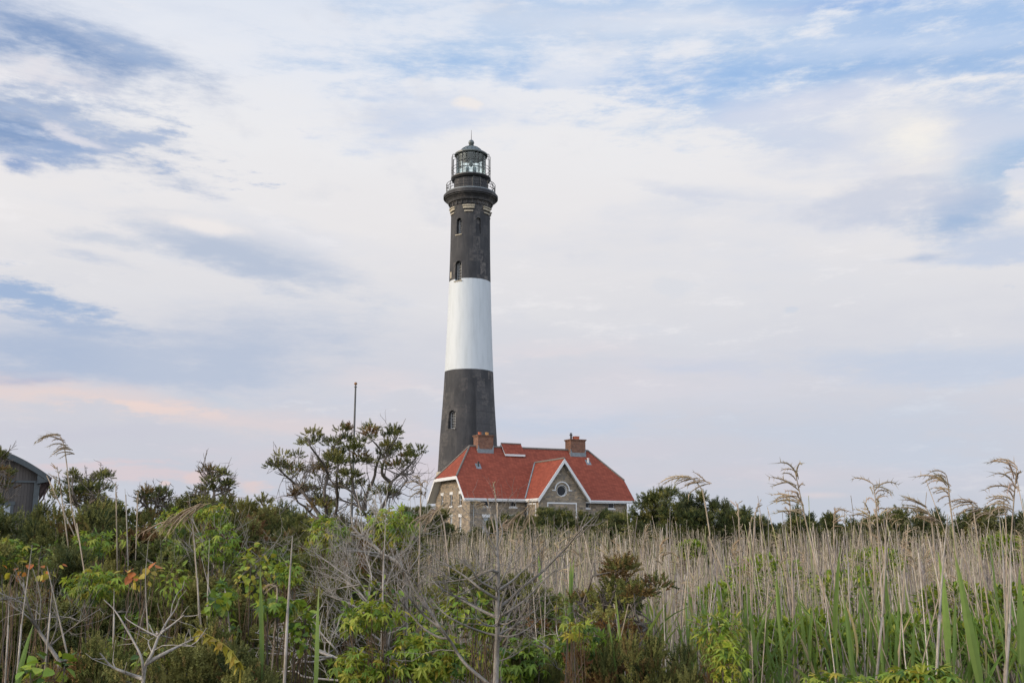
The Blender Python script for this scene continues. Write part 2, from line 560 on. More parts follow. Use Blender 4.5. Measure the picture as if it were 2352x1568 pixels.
def stonemat(name, tint=(1, 1, 1)):
    t = NT(name)
    sp = t.n('SeparateXYZ', Vector=t.tc.outputs['Object'])
    u = t.math('ADD', sp.outputs[0], sp.outputs[1])
    cb = t.n('CombineXYZ', X=u, Y=sp.outputs[2])
    nz = t.n('TexNoise', Vector=cb.outputs[0], Scale=2.2, Detail=3.0)
    wv = t.n('VectorMath', i0=nz.outputs['Color'], i1=(.5, .5, .5)); wv.operation = 'SUBTRACT'
    ws = t.n('VectorMath', i0=wv.outputs[0]); ws.operation = 'SCALE'; ws.inputs['Scale'].default_value = .22
    wa = t.n('VectorMath', i0=cb.outputs[0], i1=ws.outputs[0]); wa.operation = 'ADD'
    br = t.n('TexBrick', Vector=wa.outputs[0], Color1=(.0, .0, .0), Color2=(1, 1, 1), Mortar=(.5, .5, .5), Scale=1.0)
    br.offset = .43; br.squash = .62; br.squash_frequency = 3
    for k, v in (('Mortar Size', .016), ('Mortar Smooth', .3), ('Bias', 0.0), ('Brick Width', .62), ('Row Height', .26)):
        br.inputs[k].default_value = v
    vor = t.n('TexVoronoi', Vector=t.mapping(cb.outputs[0], (1, 2.6, 1)), Scale=1.7)
    rv = t.n('SeparateXYZ', Vector=vor.outputs['Color'])
    mixv = t.math('ADD', t.math('MULTIPLY', br.outputs['Color'], .55), t.math('MULTIPLY', rv.outputs[0], .45))
    cr = t.n('ValToRGB', Fac=mixv)
    e = cr.color_ramp.elements
    cs = [(0, (.10, .09, .075)), (.25, (.20, .17, .13)), (.45, (.30, .25, .18)), (.6, (.15, .145, .135)), (.75, (.42, .33, .22)), (.9, (.25, .23, .20)), (1, (.55, .47, .36))]
    e[0].position, e[0].color = cs[0][0], (*cs[0][1], 1)
    e[1].position, e[1].color = cs[-1][0], (*cs[-1][1], 1)
    for p_, c_ in cs[1:-1]:
        k = e.new(p_); k.color = (*c_, 1)
    g = t.noise(cb.outputs[0], 14, 5, .65)
    c = t.mix(t.ramp(g, .3, .75, 0, .5), cr.outputs[0], (.45, .43, .40), 'MULTIPLY')
    c = t.mix(br.outputs['Fac'], c, (.22, .195, .16))
    c = t.mix(1.0, c, tint, 'MULTIPLY')
    h = t.math('SUBTRACT', g, t.math('MULTIPLY', br.outputs['Fac'], .8))
    return t.out(t.principled(c, .9, h, .6, .05))


def roofmat(name):
    t = NT(name)
    sp = t.n('SeparateXYZ', Vector=t.tc.outputs['Object'])
    cb = t.n('CombineXYZ', X=t.math('ADD', sp.outputs[0], sp.outputs[1]), Y=sp.outputs[2])
    br = t.n('TexBrick', Vector=cb.outputs[0], Color1=(.195, .053, .034), Color2=(.275, .076, .047), Mortar=(.10, .022, .018), Scale=1.0)
    for k, v in (('Mortar Size', .014), ('Mortar Smooth', .5), ('Bias', .0), ('Brick Width', .38), ('Row Height', .17)):
        br.inputs[k].default_value = v
    big = t.noise(t.mapping(cb.outputs[0], (1, .45, 1)), .8, 6, .6)
    c = t.mix(t.ramp(big, .35, .7, 0, .32), br.outputs[0], (.62, .66, .72), 'MULTIPLY')
    # pale run-off streaks below vents
    st = t.noise(t.mapping(cb.outputs[0], (2.6, .22, 1)), 1.3, 5, .6)
    c = t.mix(t.ramp(st, .62, .82, 0, .22), c, (.45, .22, .19))
    return t.out(t.principled(c, .95, br.outputs['Fac'], -.4, .02, Specular_IOR_Level=.15))


def towermat(name, black=True):
    t = NT(name)
    ob = t.tc.outputs['Object']
    sp = t.n('SeparateXYZ', Vector=ob)
    ang = t.math('ARCTAN2', sp.outputs[0], t.math('MULTIPLY', sp.outputs[1], -1))   # 0 faces the viewer's side
    streak = t.noise(t.mapping(ob, (1.6, 1.6, .16)), 1.6, 7, .65)
    fine = t.noise(ob, 9, 6, .7)
    mid = t.noise(t.mapping(ob, (1, 1, .6)), .9, 5, .6)
    if black:
        c = t.mix(t.ramp(mid, .35, .7), (.019, .021, .025), (.040, .042, .046))
        c = t.mix(t.ramp(streak, .52, .8, 0, .45), c, (.10, .097, .092))
        cu = t.n('CombineXYZ', X=t.math('MULTIPLY', ang, 3.0), Y=sp.outputs[2])
        # squares of old render showing through the paint, most on one side of the tower
        bk = t.n('TexBrick', Vector=cu.outputs[0], Color1=(0, 0, 0), Color2=(1, 1, 1), Mortar=(.1, .1, .1), Scale=1.0)
        for k, v in (('Mortar Size', .02), ('Mortar Smooth', .5), ('Brick Width', 1.1), ('Row Height', 1.7)):
            bk.inputs[k].default_value = v
        bn = t.noise(cu.outputs[0], 2.3, 8, .72)
        pm = t.math('MULTIPLY', t.ramp(bk.outputs[0], .45, 1.0), t.ramp(bn, .42, .62))
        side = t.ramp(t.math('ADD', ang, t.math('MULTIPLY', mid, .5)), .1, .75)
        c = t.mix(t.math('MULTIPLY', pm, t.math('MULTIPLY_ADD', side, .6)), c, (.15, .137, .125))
        vein = t.ramp(t.noise(t.mapping(cu.outputs[0], (1, .8, 1)), 5.0, 9, .78), .56, .66)
        low = t.ramp(sp.outputs[2], 20.0, 19.0)
        rough_side = t.math('MULTIPLY', t.ramp(ang, .30, .36), low)
        c = t.mix(t.math('MULTIPLY', t.math('MULTIPLY', vein, rough_side), .7), c, (.17, .17, .17))
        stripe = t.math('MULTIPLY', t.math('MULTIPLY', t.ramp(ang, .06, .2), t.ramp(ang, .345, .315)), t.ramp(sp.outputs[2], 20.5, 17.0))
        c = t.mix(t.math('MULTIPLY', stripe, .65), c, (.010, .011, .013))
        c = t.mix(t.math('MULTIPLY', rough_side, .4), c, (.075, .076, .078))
        crack = t.ramp(t.math('ABSOLUTE', t.math('SUBTRACT', t.math('FRACT', t.math('ADD', t.math('DIVIDE', sp.outputs[2], 1.55), t.math('MULTIPLY', bn, .12))), .5)), .03, .0)
        c = t.mix(t.math('MULTIPLY', t.math('MULTIPLY', crack, rough_side), .8), c, (.012, .012, .014))
        return t.out(t.principled(c, .8, t.math('ADD', fine, t.math('MULTIPLY', t.math('MULTIPLY', bn, rough_side), 2.5)), .5, .06))
    c = t.mix(t.ramp(streak, .45, .75, 0, .5), (.49, .54, .57), (.33, .37, .39))
    sp2 = t.ramp(t.noise(t.mapping(ob, (3, 3, 1.1)), 3.2, 9, .75), .60, .70)
    c = t.mix(t.math('MULTIPLY', sp2, t.ramp(mid, .45, .6, 0, .6)), c, (.30, .31, .31))
    return t.out(t.principled(c, .6, fine, .3, .04))


M = {}
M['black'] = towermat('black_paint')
M['whiteband'] = towermat('white_paint', False)
M['stone'] = stonemat('rubble_stone')
M['roof'] = roofmat('red_shingle')
M['trim'] = plain('white_trim', (.57, .59, .60), .5, .06)
M['greytrim'] = plain('grey_window_paint', (.30, .32, .33), .6, .15)  # tower window frames, an even grey dimmer than the white trim
M['soffit'] = plain('soffit_paint', (.55, .55, .52), .6, .06)
M['lead'] = plain('lead_flashing', (.16, .19, .21), .55, .25, 4)
M['ridge'] = plain('ridge_cap', (.13, .12, .105), .7, .2, 5)
M['cream'] = plain('cream_stone', (.34, .31, .24), .8, .2, 3)
M['iron'] = plain('black_iron', (.018, .019, .021), .5, .3, 8)
M['lantern'] = plain('lantern_paint', (.032, .04, .04), .45, .3, 5)
M['dome'] = plain('dome_metal', (.085, .105, .105), .4, .25, 3)
M['terracotta'] = plain('terracotta', (.36, .10, .05), .8, .2, 6)
M['buff'] = plain('buff_clay', (.45, .24, .09), .8, .2, 6)
M['gold'] = plain('gilt', (.22, .11, .04), .4, .2, 5, .3)
M['pole'] = plain('dull_pole_paint', (.065, .07, .07), .5, .2, 3)
M['greentrim'] = plain('grey_green_trim', (.048, .062, .070), .6, .2, 4)
M['gutter'] = plain('rusty_gutter', (.06, .035, .035), .6, .3, 6)
M['cedar'] = leafmat('cedar_foliage', .12, .7, .15)
M['leaf'] = leafmat('broad_leaf', .38, .45, .3)
M['blade'] = leafmat('reed_blade', .35, .5, .25)
M['plume'] = leafmat('reed_plume', .3, .8, .1)
M['bark'] = barkmat('grey_bark')
M['reed'] = barkmat('dry_reed', .6)


def brickmat():
    t = NT('chimney_brick')
    sp = t.n('SeparateXYZ', Vector=t.tc.outputs['Object'])
    cb = t.n('CombineXYZ', X=t.math('ADD', sp.outputs[0], sp.outputs[1]), Y=sp.outputs[2])
    br = t.n('TexBrick', Vector=cb.outputs[0], Color1=(.16, .06, .036), Color2=(.29, .12, .065), Mortar=(.17, .14, .11), Scale=1.0)
    for k, v in (('Mortar Size', .014), ('Bias', -.1), ('Brick Width', .24), ('Row Height', .085)):
        br.inputs[k].default_value = v
    g = t.noise(cb.outputs[0], 3, 6, .65)
    c = t.mix(t.ramp(g, .35, .7, 0, .8), br.outputs[0], (.42, .36, .33), 'MULTIPLY')
    return t.out(t.principled(c, .9, br.outputs['Fac'], -.5, .02))


def boardmat():
    t = NT('weathered_boards')
    ob = t.tc.outputs['Object']
    sp = t.n('SeparateXYZ', Vector=ob)
    u = t.math('ADD', sp.outputs[0], sp.outputs[1])
    cell = t.math('FLOOR', t.math('MULTIPLY', u, 5.2))
    wn = t.n('TexWhiteNoise'); wn.noise_dimensions = '1D'
    t.set(wn, 'W', cell)
    st = t.noise(t.mapping(ob, (9, 9, .35)), 2, 7, .65)
    v = t.math('ADD', t.math('MULTIPLY', wn.outputs['Value'], .5), t.math('MULTIPLY', st, .5))
    c = t.mix(t.ramp(v, .2, .8), (.030, .030, .032), (.095, .085, .078))
    fr = t.math('FRACT', t.math('MULTIPLY', u, 5.2))
    gap = t.math('ADD', t.math('LESS_THAN', fr, .07), 0.0)
    c = t.mix(gap, c, (.015, .013, .012))
    return t.out(t.principled(c, .9, t.math('SUBTRACT', st, gap), .6, .03))


def glassmat(name, tint, rough=.03, see=.0):
    t = NT(name)
    p = t.n('BsdfPrincipled', Base_Color=tint, Roughness=rough)
    p.inputs['Specular IOR Level'].default_value = .22
    if see <= 0:
        return t.out(p.outputs[0])
    tr = t.n('BsdfTransparent', Color=(.90, .975, .98))
    gl = t.n('BsdfGlossy', Color=(.8, .9, .92), Roughness=.03)
    lw = t.n('LayerWeight', Blend=.25)
    f = t.ramp(lw.outputs['Fresnel'], 0, 1, 1 - see, .9)
    ms = t.n('MixShader', i0=f, i1=tr.outputs[0], i2=gl.outputs[0])
    return t.out(ms.outputs[0])


M['brick'] = brickmat()
M['boards'] = boardmat()
M['pane'] = glassmat('dark_window_glass', (.010, .013, .017), .12)
M['palepane'] = glassmat('pale_window_glass', (.30, .34, .38), .2)
M['glazing'] = glassmat('lantern_glass', (.5, .6, .62), .02, .955)
M['lens'] = plain('beacon_lens', (.16, .20, .22), .2, .2, 4)

# ------------------------------------------------------------------ terrain


def terrain(x, y):
    x = np.asarray(x, float); y = np.asarray(y, float)
    m = 2.4 * np.clip(1.45 - np.hypot((x - 2) / 70, (y - 125) / 62), 0, 1) ** 1.5
    n = .18 * np.sin(x * .31 + 1) * np.sin(y * .27) + .12 * np.sin(x * .9) * np.cos(y * .73 + 2)
    far = np.clip((np.hypot(x, y) - 140) / 200, 0, 1)
    return np.clip(m + n * np.clip(np.hypot(x, y) / 10, 0, 1) * (1 - far), -.2, 2.4) + far * .6


def build_ground():
    t = NT('marsh_soil')
    ob = t.tc.outputs['Object']
    v = t.noise(ob, 1.1, 8, .65)
    w = t.noise(ob, .05, 5, .6)
    c = t.mix(t.ramp(v, .3, .7), (.018, .017, .010), (.055, .05, .028))
    c = t.mix(t.ramp(w, .35, .65, 0, .6), c, (.035, .045, .016))
    mat = t.out(t.principled(c, .95, v, .8, .2))
    xs = np.concatenate([-np.geomspace(6000, 110, 10), np.linspace(-100, 100, 81), np.geomspace(110, 6000, 10)])
    ys = np.concatenate([-np.geomspace(3000, 30, 8), np.linspace(-20, 200, 90), np.geomspace(220, 8000, 12)])
    X, Y = np.meshgrid(xs, ys)
    Z = terrain(X, Y)
    b = MB()
    nx = len(xs)
    i = (np.arange(len(ys) - 1)[:, None] * nx + np.arange(nx - 1)[None]).ravel()
    b.add(np.stack([X, Y, Z], -1).reshape(-1, 3), np.stack([i, i + 1, i + nx + 1, i + nx], -1))
    tag(b.build('ground', mat, smooth=True), 'dark soil of the marsh under the thicket and the reeds', 'ground', kind='structure')


build_ground()

# ------------------------------------------------------------------ lighthouse


def arch(cx, z0, z1, w, n=8):
    """round-headed outline, (x, z) points"""
    r = w / 2
    P = [(cx - r, z0), (cx + r, z0)]
    for i in range(n + 1):
        a = math.pi * i / n
        P.append((cx + r * math.cos(a), z1 - r + r * math.sin(a)))
    return P


def turn(mb, ang):
    """turn a builder about the vertical axis; 0 faces -Y, positive to the viewer's right"""
    c, s = math.cos(ang), math.sin(ang)
    mb.v = [np.stack([v[:, 0] * c - v[:, 1] * s, v[:, 0] * s + v[:, 1] * c, v[:, 2]], -1) for v in mb.v]
    return mb


def build_lighthouse():
    LX, LY, B = -5.53, 128.0, 2.2
    o = thing('lighthouse', 'tall round lighthouse tower in black and white bands standing behind the red roofed house', 'lighthouse', (LX, LY, B))
    k = lambda z: z + CAMZ - B          # heights measured from the eye
    prof = [(4.02, 0.0), (3.96, 6.5), (3.80, 8.4), (3.63, 12.13), (3.48, 14.3), (3.34, 16.42), (3.22, 18.6), (3.12, 20.75), (2.99, 24.0), (2.87, 27.2), (2.79, 30), (2.72, 32.6), (2.665, 35), (2.62, 37.4), (2.59, 41.3), (2.60, 42.3)]
    rz = lambda z: float(np.interp(z, [p[1] for p in prof[1:]], [p[0] for p in prof[1:]]))
    def band(z0, z1):
        zs = [z0] + [p[1] for p in prof[1:] if z0 < p[1] < z1] + [z1]
        b = MB()
        b.lathe([(rz(z), k(z)) for z in zs], 96, cap=True)
        return b
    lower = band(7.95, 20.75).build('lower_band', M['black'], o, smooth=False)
    white = band(20.75, 32.6).build('white_band', M['whiteband'], o)
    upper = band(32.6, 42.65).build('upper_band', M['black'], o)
    base = MB().lathe([(4.05, k(-1.2)), (4.02, k(7.4)), (3.98, k(7.95))], 96, cap=True).build('plinth', M['cream'], o)
    wins = [(-33, 38.56, 40.79, .75, 1), (-32, 32.35, 35.0, 1.0, 1), (-34.5, 13.2, 15.54, 1.15, 1), (26, 38.63, 40.79, .7, 0)]
    for a, z0, z1, w, real in wins:
        r = rz((z0 + z1) / 2)
        dep = .62 if real else .22
        def cutter():
            c = MB().prism(arch(0, k(z0), k(z1), w), 1, -(r + 1), -(r - dep))
            return turn(c, R(a))
        for band_o, lo, hi in ((lower, 7.95, 20.75), (white, 20.75, 32.6), (upper, 32.6, 42.65)):
            if z0 < hi and z1 > lo:
                cut(band_o, cutter())
        if real:
            ww = w * .92
            fr = MB()
            y1, y0 = -(r - dep + .05), -(r - dep + .13)
            P = arch(0, k(z0) + .03, k(z1) - .04, ww, 8); Q = arch(0, k(z0) + .15, k(z1) - .16, ww - .24, 8)
            n = len(P)
            V = [(x, y0, z) for x, z in P] + [(x, y0, z) for x, z in Q] + [(x, y1, z) for x, z in P] + [(x, y1, z) for x, z in Q]
            fr.add(V, [(i, (i + 1) % n, n + (i + 1) % n, n + i) for i in range(n)] + [(n + i, n + (i + 1) % n, 3 * n + (i + 1) % n, 3 * n + i) for i in range(n)])
            h = z1 - z0
            for q in range(1, 6):
                zz = k(z0) + .1 + (h - .35) * q / 6
                fr.box((-ww / 2 + .1, y0 + .01, zz - .02), (ww / 2 - .1, y1, zz + .02))
            for xq in (-ww / 6, ww / 6):
                fr.box((xq - .018, y0 + .014, k(z0) + .1), (xq + .018, y1, k(z1) - .2))
            f = turn(fr, R(a)).build('window', M['greytrim'], o)
            g = turn(MB().prism(arch(0, k(z0) + .05, k(z1) - .06, ww - .06), 1, y1 + .0, y1 + .03), R(a)).build('pane', M['pane'], f)
            sl = turn(MB().box((-w / 2 - .12, -(r + .10), k(z0) - .12), (w / 2 + .12, -(r - .25), k(z0) - .004)), R(a))
            sl.build('sill', M['cream'] if z0 > 30 else M['black'], f)
    # cream stone brackets under the gallery
    for i in range(6):
        a = R(-3 + 60 * i)
        b = MB()
        hw = .72
        for z0, z1, d, w in ((41.55, 41.72, .10, hw * .78), (41.98, 42.30, .16, hw), (42.30, 42.45, .26, hw * 1.06)):
            n = 8
            ts = np.linspace(-w / 2.62, w / 2.62, n + 1)
            V = [(q * math.sin(t), -q * math.cos(t), k(z)) for z in (z0, z1) for q in (2.55, 2.62 + d) for t in ts]
            m = n + 1
            F = []
            for j in range(n):
                F += [(m + j, m + j + 1, 3 * m + j + 1, 3 * m + j), (2 * m + j, 3 * m + j, 3 * m + j + 1, 2 * m + j + 1), (j, j + 1, m + j + 1, m + j)]
            F += [(0, m, 3 * m, 2 * m), (n, 2 * m + n, 3 * m + n, m + n)]
            b.add(V, F)
        turn(b, a).build('bracket', M['cream'], o)
    # a pale patch of stone beside the middle window
    turn(MB().box((-.2, -2.76, k(32.9)), (.2, -2.5, k(33.75))), R(-62)).build('stone_patch', M['terracotta'] if 0 else M['cream'], o)
    MB().lathe([(2.60, k(42.65)), (2.68, k(42.66)), (2.70, k(43.0)), (2.80, k(43.15)), (2.95, k(43.2)), (3.05, k(43.5)), (3.3, k(43.78)), (3.46, k(43.86)), (3.47, k(43.98)), (3.62, k(44.02)), (3.63, k(44.36)), (3.42, k(44.4)), (3.40, k(44.58)), (2.0, k(44.6))], 96).build('gallery', M['black'], o)
    MB().lathe([(2.2, k(44.605)), (3.36, k(44.605)), (3.37, k(44.74)), (2.2, k(44.75))], 96, closed=True).build('gallery_deck', M['lead'], o)
    # ribs between the gallery mouldings
    for i in range(24):
        turn(MB().box((-.07, -2.80, k(42.7)), (.07, -2.64, k(43.14))), R(7 + 15 * i)).build('gallery_rib', M['black'], o)
    rl = MB()
    for i in range(18):
        t = R(20 * i + 6)
        x, y = 3.25 * math.sin(t), -3.25 * math.cos(t)
        rl.tube([(x, y, k(44.6)), (x, y, k(46.0))], .05, 6, caps=True)
    for z in (45.15, 45.55, 45.95):
        ts = np.linspace(0, 2 * np.pi, 73)
        rl.tube(np.stack([3.25 * np.sin(ts), -3.25 * np.cos(ts), np.full(73, k(z))], -1), .035, 5)
    rl.build('gallery_railing', M['iron'], o)
    MB().lathe([(2.25, k(44.7)), (2.25, k(46.55)), (2.30, k(46.6)), (2.32, k(46.9)), (2.0, k(46.92))], 64).build('watch_room', M['black'], o)
    dr = MB().prism(arch(0, k(44.75), k(46.72), .85), 1, -2.29, -2.1)
    d = turn(dr, R(22)).build('door', M['iron'], o)
    q = MB()
    P = arch(0, k(44.75), k(46.84), 1.05); Q = arch(0, k(44.75), k(46.70), .84)
    n = len(P)
    q.add([(x, -2.36, z) for x, z in P] + [(x, -2.36, z) for x, z in Q] + [(x, -2.2, z) for x, z in P], [(i, (i + 1) % n, n + (i + 1) % n, n + i) for i in range(n)] + [(i, 2 * n + i, 2 * n + (i + 1) % n, (i + 1) % n) for i in range(n)])
    turn(q, R(22)).build('door_frame', M['lantern'], d)
    MB().lathe([(2.32, k(46.50)), (2.5, k(46.55)), (2.66, k(46.78)), (2.66, k(46.93)), (1.9, k(46.95))], 64).build('lantern_gallery', M['iron'], o)
    rl = MB()
    ts = np.linspace(0, 2 * np.pi, 73)
    for z, rr in ((47.85, 2.6), (48.25, 2.6)):
        rl.tube(np.stack([rr * np.sin(ts), -rr * np.cos(ts), np.full(73, k(z))], -1), .032, 5)
    for i in range(8):
        t = R(45 * i + 45 / 2)
        s_, c_ = math.sin(t), -math.cos(t)
        for dt in (-.0,):
            rl.tube([(2.6 * s_, 2.6 * c_, k(46.9)), (2.6 * s_, 2.6 * c_, k(49.95)), (2.55 * s_, 2.55 * c_, k(50.05)), (2.1 * s_, 2.1 * c_, k(50.06))], .032, 5)
    for t in (-88, 88, -70, 70, -110, 110):
        s_, c_ = math.sin(R(t)), -math.cos(R(t))
        rl.tube([(2.6 * s_, 2.6 * c_, k(46.9)), (2.6 * s_, 2.6 * c_, k(50.0)), (2.1 * s_, 2.1 * c_, k(50.02))], .035, 5)
        rl.tube([(2.62 * s_, 2.62 * c_, k(46.7)), (3.2 * s_, 3.2 * c_, k(45.3))], .02, 4)
    rl.build('lantern_railing', M['iron'], o)
    g = MB().lathe([(1.93, k(46.95)), (1.96, k(50.1))], 48).build('glazing', M['glazing'], o)
    fr = MB()
    for i in range(16):
        t = R(22.5 * i + 11)
        fr.tube([(1.95 * math.sin(t), -1.95 * math.cos(t), k(46.95)), (1.98 * math.sin(t), -1.98 * math.cos(t), k(50.15))], .034, 5)
    for z in (48.05, 49.05):
        fr.tube(np.stack([1.96 * np.sin(ts), -1.96 * np.cos(ts), np.full(73, k(z))], -1), .026, 5)
    fr.lathe([(1.90, k(46.9)), (2.04, k(46.9)), (2.04, k(47.08)), (1.90, k(47.08))], 64, closed=True)
    fr.build('lantern_frame', M['lantern'], o)
    # dark lining of the lantern's upper half, lamp and hanging weight
    MB().lathe([(1.84, k(49.85)), (1.86, k(50.3))], 48).build('lining', M['lantern'], o)
    bc = MB()
    for sx in (-.48, .48):
        V = MB().lathe([(0.01, -.25), (.42, -.25), (.47, -.1), (.47, .1), (.42, .25), (.01, .25)], 24)
        A = V.v[0].copy()
        A = np.stack([A[:, 2] + sx, A[:, 1], A[:, 0] + k(48.15)], -1)
        bc.add(A, V.f)
    bc.lathe([(.55, k(46.95)), (.5, k(47.2)), (.22, k(47.3)), (.2, k(47.6)), (.7, k(47.62)), (.7, k(47.7)), (.01, k(47.7))], 24)
    bc.lathe([(.03, k(50.5)), (.03, k(49.6)), (.22, k(49.4)), (.25, k(49.2)), (.12, k(49.05)), (.35, k(48.98)), (.12, k(48.9)), (.14, k(48.7)), (.03, k(48.5)), (.005, k(48.45))], 16)
    bc.build('beacon', M['lens'], o)
    rf = MB()
    rf.lathe([(1.75, k(50.35)), (1.95, k(50.06)), (2.05, k(50.02)), (2.22, k(50.12)), (2.24, k(50.28)), (2.05, k(50.42)), (1.62, k(50.62)), (1.5, k(50.66)), (1.38, k(50.86)), (1.12, k(51.12)), (.78, k(51.32)), (.42, k(51.44)), (.30, k(51.48)), (.24, k(51.62)), (.34, k(51.66)), (.34, k(51.72)), (.2, k(51.74))], 48)
    for i in range(16):
        t = R(22.5 * i + 4)
        pr = [(1.52, 50.68), (1.40, 50.88), (1.14, 51.14), (.80, 51.34), (.44, 51.46)]
        rf.tube([(r * math.sin(t), -r * math.cos(t), k(z)) for r, z in pr], .035, 5)
    rfo = rf.build('roof', M['dome'], o)
    MB().lathe([(.18, k(51.7)), (.30, k(51.78)), (.39, k(51.95)), (.39, k(52.1)), (.30, k(52.3)), (.15, k(52.42)), (.03, k(52.46))], 32).build('finial', M['dome'], rfo, smooth=True)
    MB().tube([(0, 0, k(52.4)), (0, 0, k(53.85))], [.05, .02], 6, caps=True).build('lightning_rod', M['iron'], rfo)
    for nm in ('finial',):
        pass
    return o


build_lighthouse()

# ------------------------------------------------------------------ stone house


def build_house():
    B = 2.2
    k = lambda z: z + CAMZ - B
    o = thing('stone_house', 'long brown stone keepers house with a red shingle roof in front of the lighthouse', 'house', (-5.366, 115.0, B), R(24.294))
    Lh, D, ze, zr, zc, a = 22.39, 12.33, 4.324, 10.76, 6.935, 3.065
    xg, wg, pg, zg = 10.985, 3.34, 3.47, 8.882
    sl = (zr - ze) / (D / 2)
    yc = (zc - ze) / sl
    th = .30
    # walls
    y0, y1, x0, x1 = .5, D - .5, .9, Lh - .88
    top = lambda y: ze + y * sl - th - .06
    wz = 7.6
    ya = (wz + th + .06 - ze) / sl
    body = MB().prism([(y0, k(-2.5)), (y1, k(-2.5)), (y1, k(top(D - y1))), (D - ya, k(wz)), (ya, k(wz)), (y0, k(top(y0)))], 0, x0, x1).build('wall', M['stone'], o)
    sg = (zg - ze) / wg
    gx0, gx1, gy = xg - 3.03, xg + 3.0, -2.9
    gt = lambda x: zg - abs(x - xg) * sg - th * 1.15
    gw = MB().prism([(gx0, k(-2.5)), (gx1, k(-2.5)), (gx1, k(gt(gx1))), (xg, k(gt(xg))), (gx0, k(gt(gx0)))], 1, gy, 2.0).build('gable_wall', M['stone'], o)
    # openings
    def open_front(obj, xa, xb, za, zb, y, dep=.2):
        cut(obj, MB().box((xa, y - .5, k(za)), (xb, y + dep, k(zb))))
    def sash(xa, xb, za, zb, y, dep, axis=1, white=False, lintel=True, sill=True, rows=2):
        """a white sash window; axis 1 looks along y, axis 0 along x"""
        def bx(m, p0, p1, q0, q1, d0, d1):
            if axis == 1: m.box((p0, y + d0, k(q0)), (p1, y + d1, k(q1)))
            else: m.box((y + d0, p0, k(q0)), (y + d1, p1, k(q1)))
        f = MB()
        w = .075
        bx(f, xa, xa + w, za, zb, dep - .09, dep); bx(f, xb - w, xb, za, zb, dep - .09, dep)
        bx(f, xa + w, xb - w, za, za + w, dep - .085, dep); bx(f, xa + w, xb - w, zb - w, zb, dep - .085, dep)
        zm = (za + zb) / 2
        if rows == 2: bx(f, xa + w, xb - w, zm - .035, zm + .035, dep - .08, dep)
        xm = (xa + xb) / 2
        if white:
            for q in np.linspace(za, zb, 4)[1:-1]:
                bx(f, xa + w, xb - w, q - .015, q + .015, dep - .07, dep)
        fo = f.build('window', M['trim'], o)
        g = MB(); bx(g, xa + w * .5, xb - w * .5, za + w * .5, zb - w * .5, dep - .03, dep - .005)
        g.build('pane', M['palepane'] if white else M['pane'], fo)
        if lintel:
            l = MB(); bx(l, xa - .1, xb + .1, zb + .005, zb + .34, -.035, .16); l.build('lintel', M['trim'], fo)
        if sill:
            s = MB(); bx(s, xa - .1, xb + .1, za - .17, za - .004, -.06, .16); s.build('sill', M['trim'], fo)
    for xa, xb in ((2.55, 3.32), (5.92, 6.66), (15.6, 16.3), (18.98, 19.72)):
        cut(body, MB().box((xa - .06, y0 - .5, k(3.42)), (xb + .06, y0 + .22, k(4.12))))
        sash(xa - .06, xb + .06, 3.42, 4.118, y0, .2, 1, rows=1, lintel=False)
    for xa, xb in ((2.5, 3.3), (5.9, 6.7), (19.0, 19.8)):
        cut(body, MB().box((xa, y0 - .5, k(.4)), (xb, y0 + .22, k(2.2))))
        sash(xa, xb, .4, 2.198, y0, .2, 1, white=True)
    for yb in (9.5, 6.42, 3.46):
        cut(body, MB().box((x0 - .5, yb - .4, k(3.58)), (x0 + .22, yb + .4, k(4.92))))
        sash(yb - .4, yb + .4, 3.58, 4.918, x0, .2, 0)
        if yb < 9:
            cut(body, MB().box((x0 - .5, yb - .4, k(.7)), (x0 + .22, yb + .4, k(2.27))))
            sash(yb - .4, yb + .4, .7, 2.268, x0, .2, 0, white=True)
    # round window of the cross gable with its hood
    ts = np.linspace(0, 2 * np.pi, 33)[:-1]
    cxr, czr = 10.91, 5.22
    cut(gw, MB().prism([(cxr + .62 * math.cos(t), k(czr + .62 * math.sin(t))) for t in ts], 1, gy - .5, gy + .3))
    ring = MB()
    n = len(ts)
    V = [(cxr + r * math.cos(t), gy + d, k(czr + r * math.sin(t))) for r, d in ((.62, -.02), (.615, .28), (.47, .28), (.66, -.02)) for t in ts]
    ring.add(V, [(q * n + i, q * n + (i + 1) % n, (q + 1) % 3 * n + (i + 1) % n, (q + 1) % 3 * n + i) for q in range(2) for i in range(n)] + [(i, 3 * n + i, 3 * n + (i + 1) % n, (i + 1) % n) for i in range(n)])
    rw = ring.build('round_window', M['trim'], o)
    MB().prism([(cxr + .52 * math.cos(t), k(czr + .52 * math.sin(t))) for t in ts], 1, gy + .22, gy + .26).build('pane', M['pane'], rw)
    hood = MB()
    ts2 = np.linspace(0, np.pi, 25)
    P = [(r * math.cos(t) + cxr, r * math.sin(t) + 5.32) for r in (.84, .97) for t in ts2]
    m = 25
    hood.add([(x, gy - .09, k(z)) for x, z in P] + [(x, gy + .05, k(z)) for x, z in P], [(i, i + 1, m + i + 1, m + i) for i in range(m - 1)] + [(m + i, m + i + 1, 3 * m + i + 1, 3 * m + i) for i in range(m - 1)] + [(i + 1, i, 2 * m + i, 2 * m + i + 1) for i in range(m - 1)])
    for sx in (-1, 1):
        xa, xb = sorted((cxr + sx * .84, cxr + sx * 1.28))
        hood.box((xa, gy - .088, k(5.20)), (xb, gy + .05, k(5.318)))
    hood.build('hood_mould', M['trim'], rw)
    # white frames of the walled openings under the gable
    fr = MB()
    fr.box((9.0, gy - .05, k(3.74)), (12.81, gy + .05, k(3.90)))
    fr.box((9.0, gy - .048, k(-1)), (9.13, gy + .05, k(3.739))); fr.box((12.68, gy - .048, k(-1)), (12.81, gy + .05, k(3.739)))
    fr.build('opening_frame', M['trim'], o)
    fr = MB()
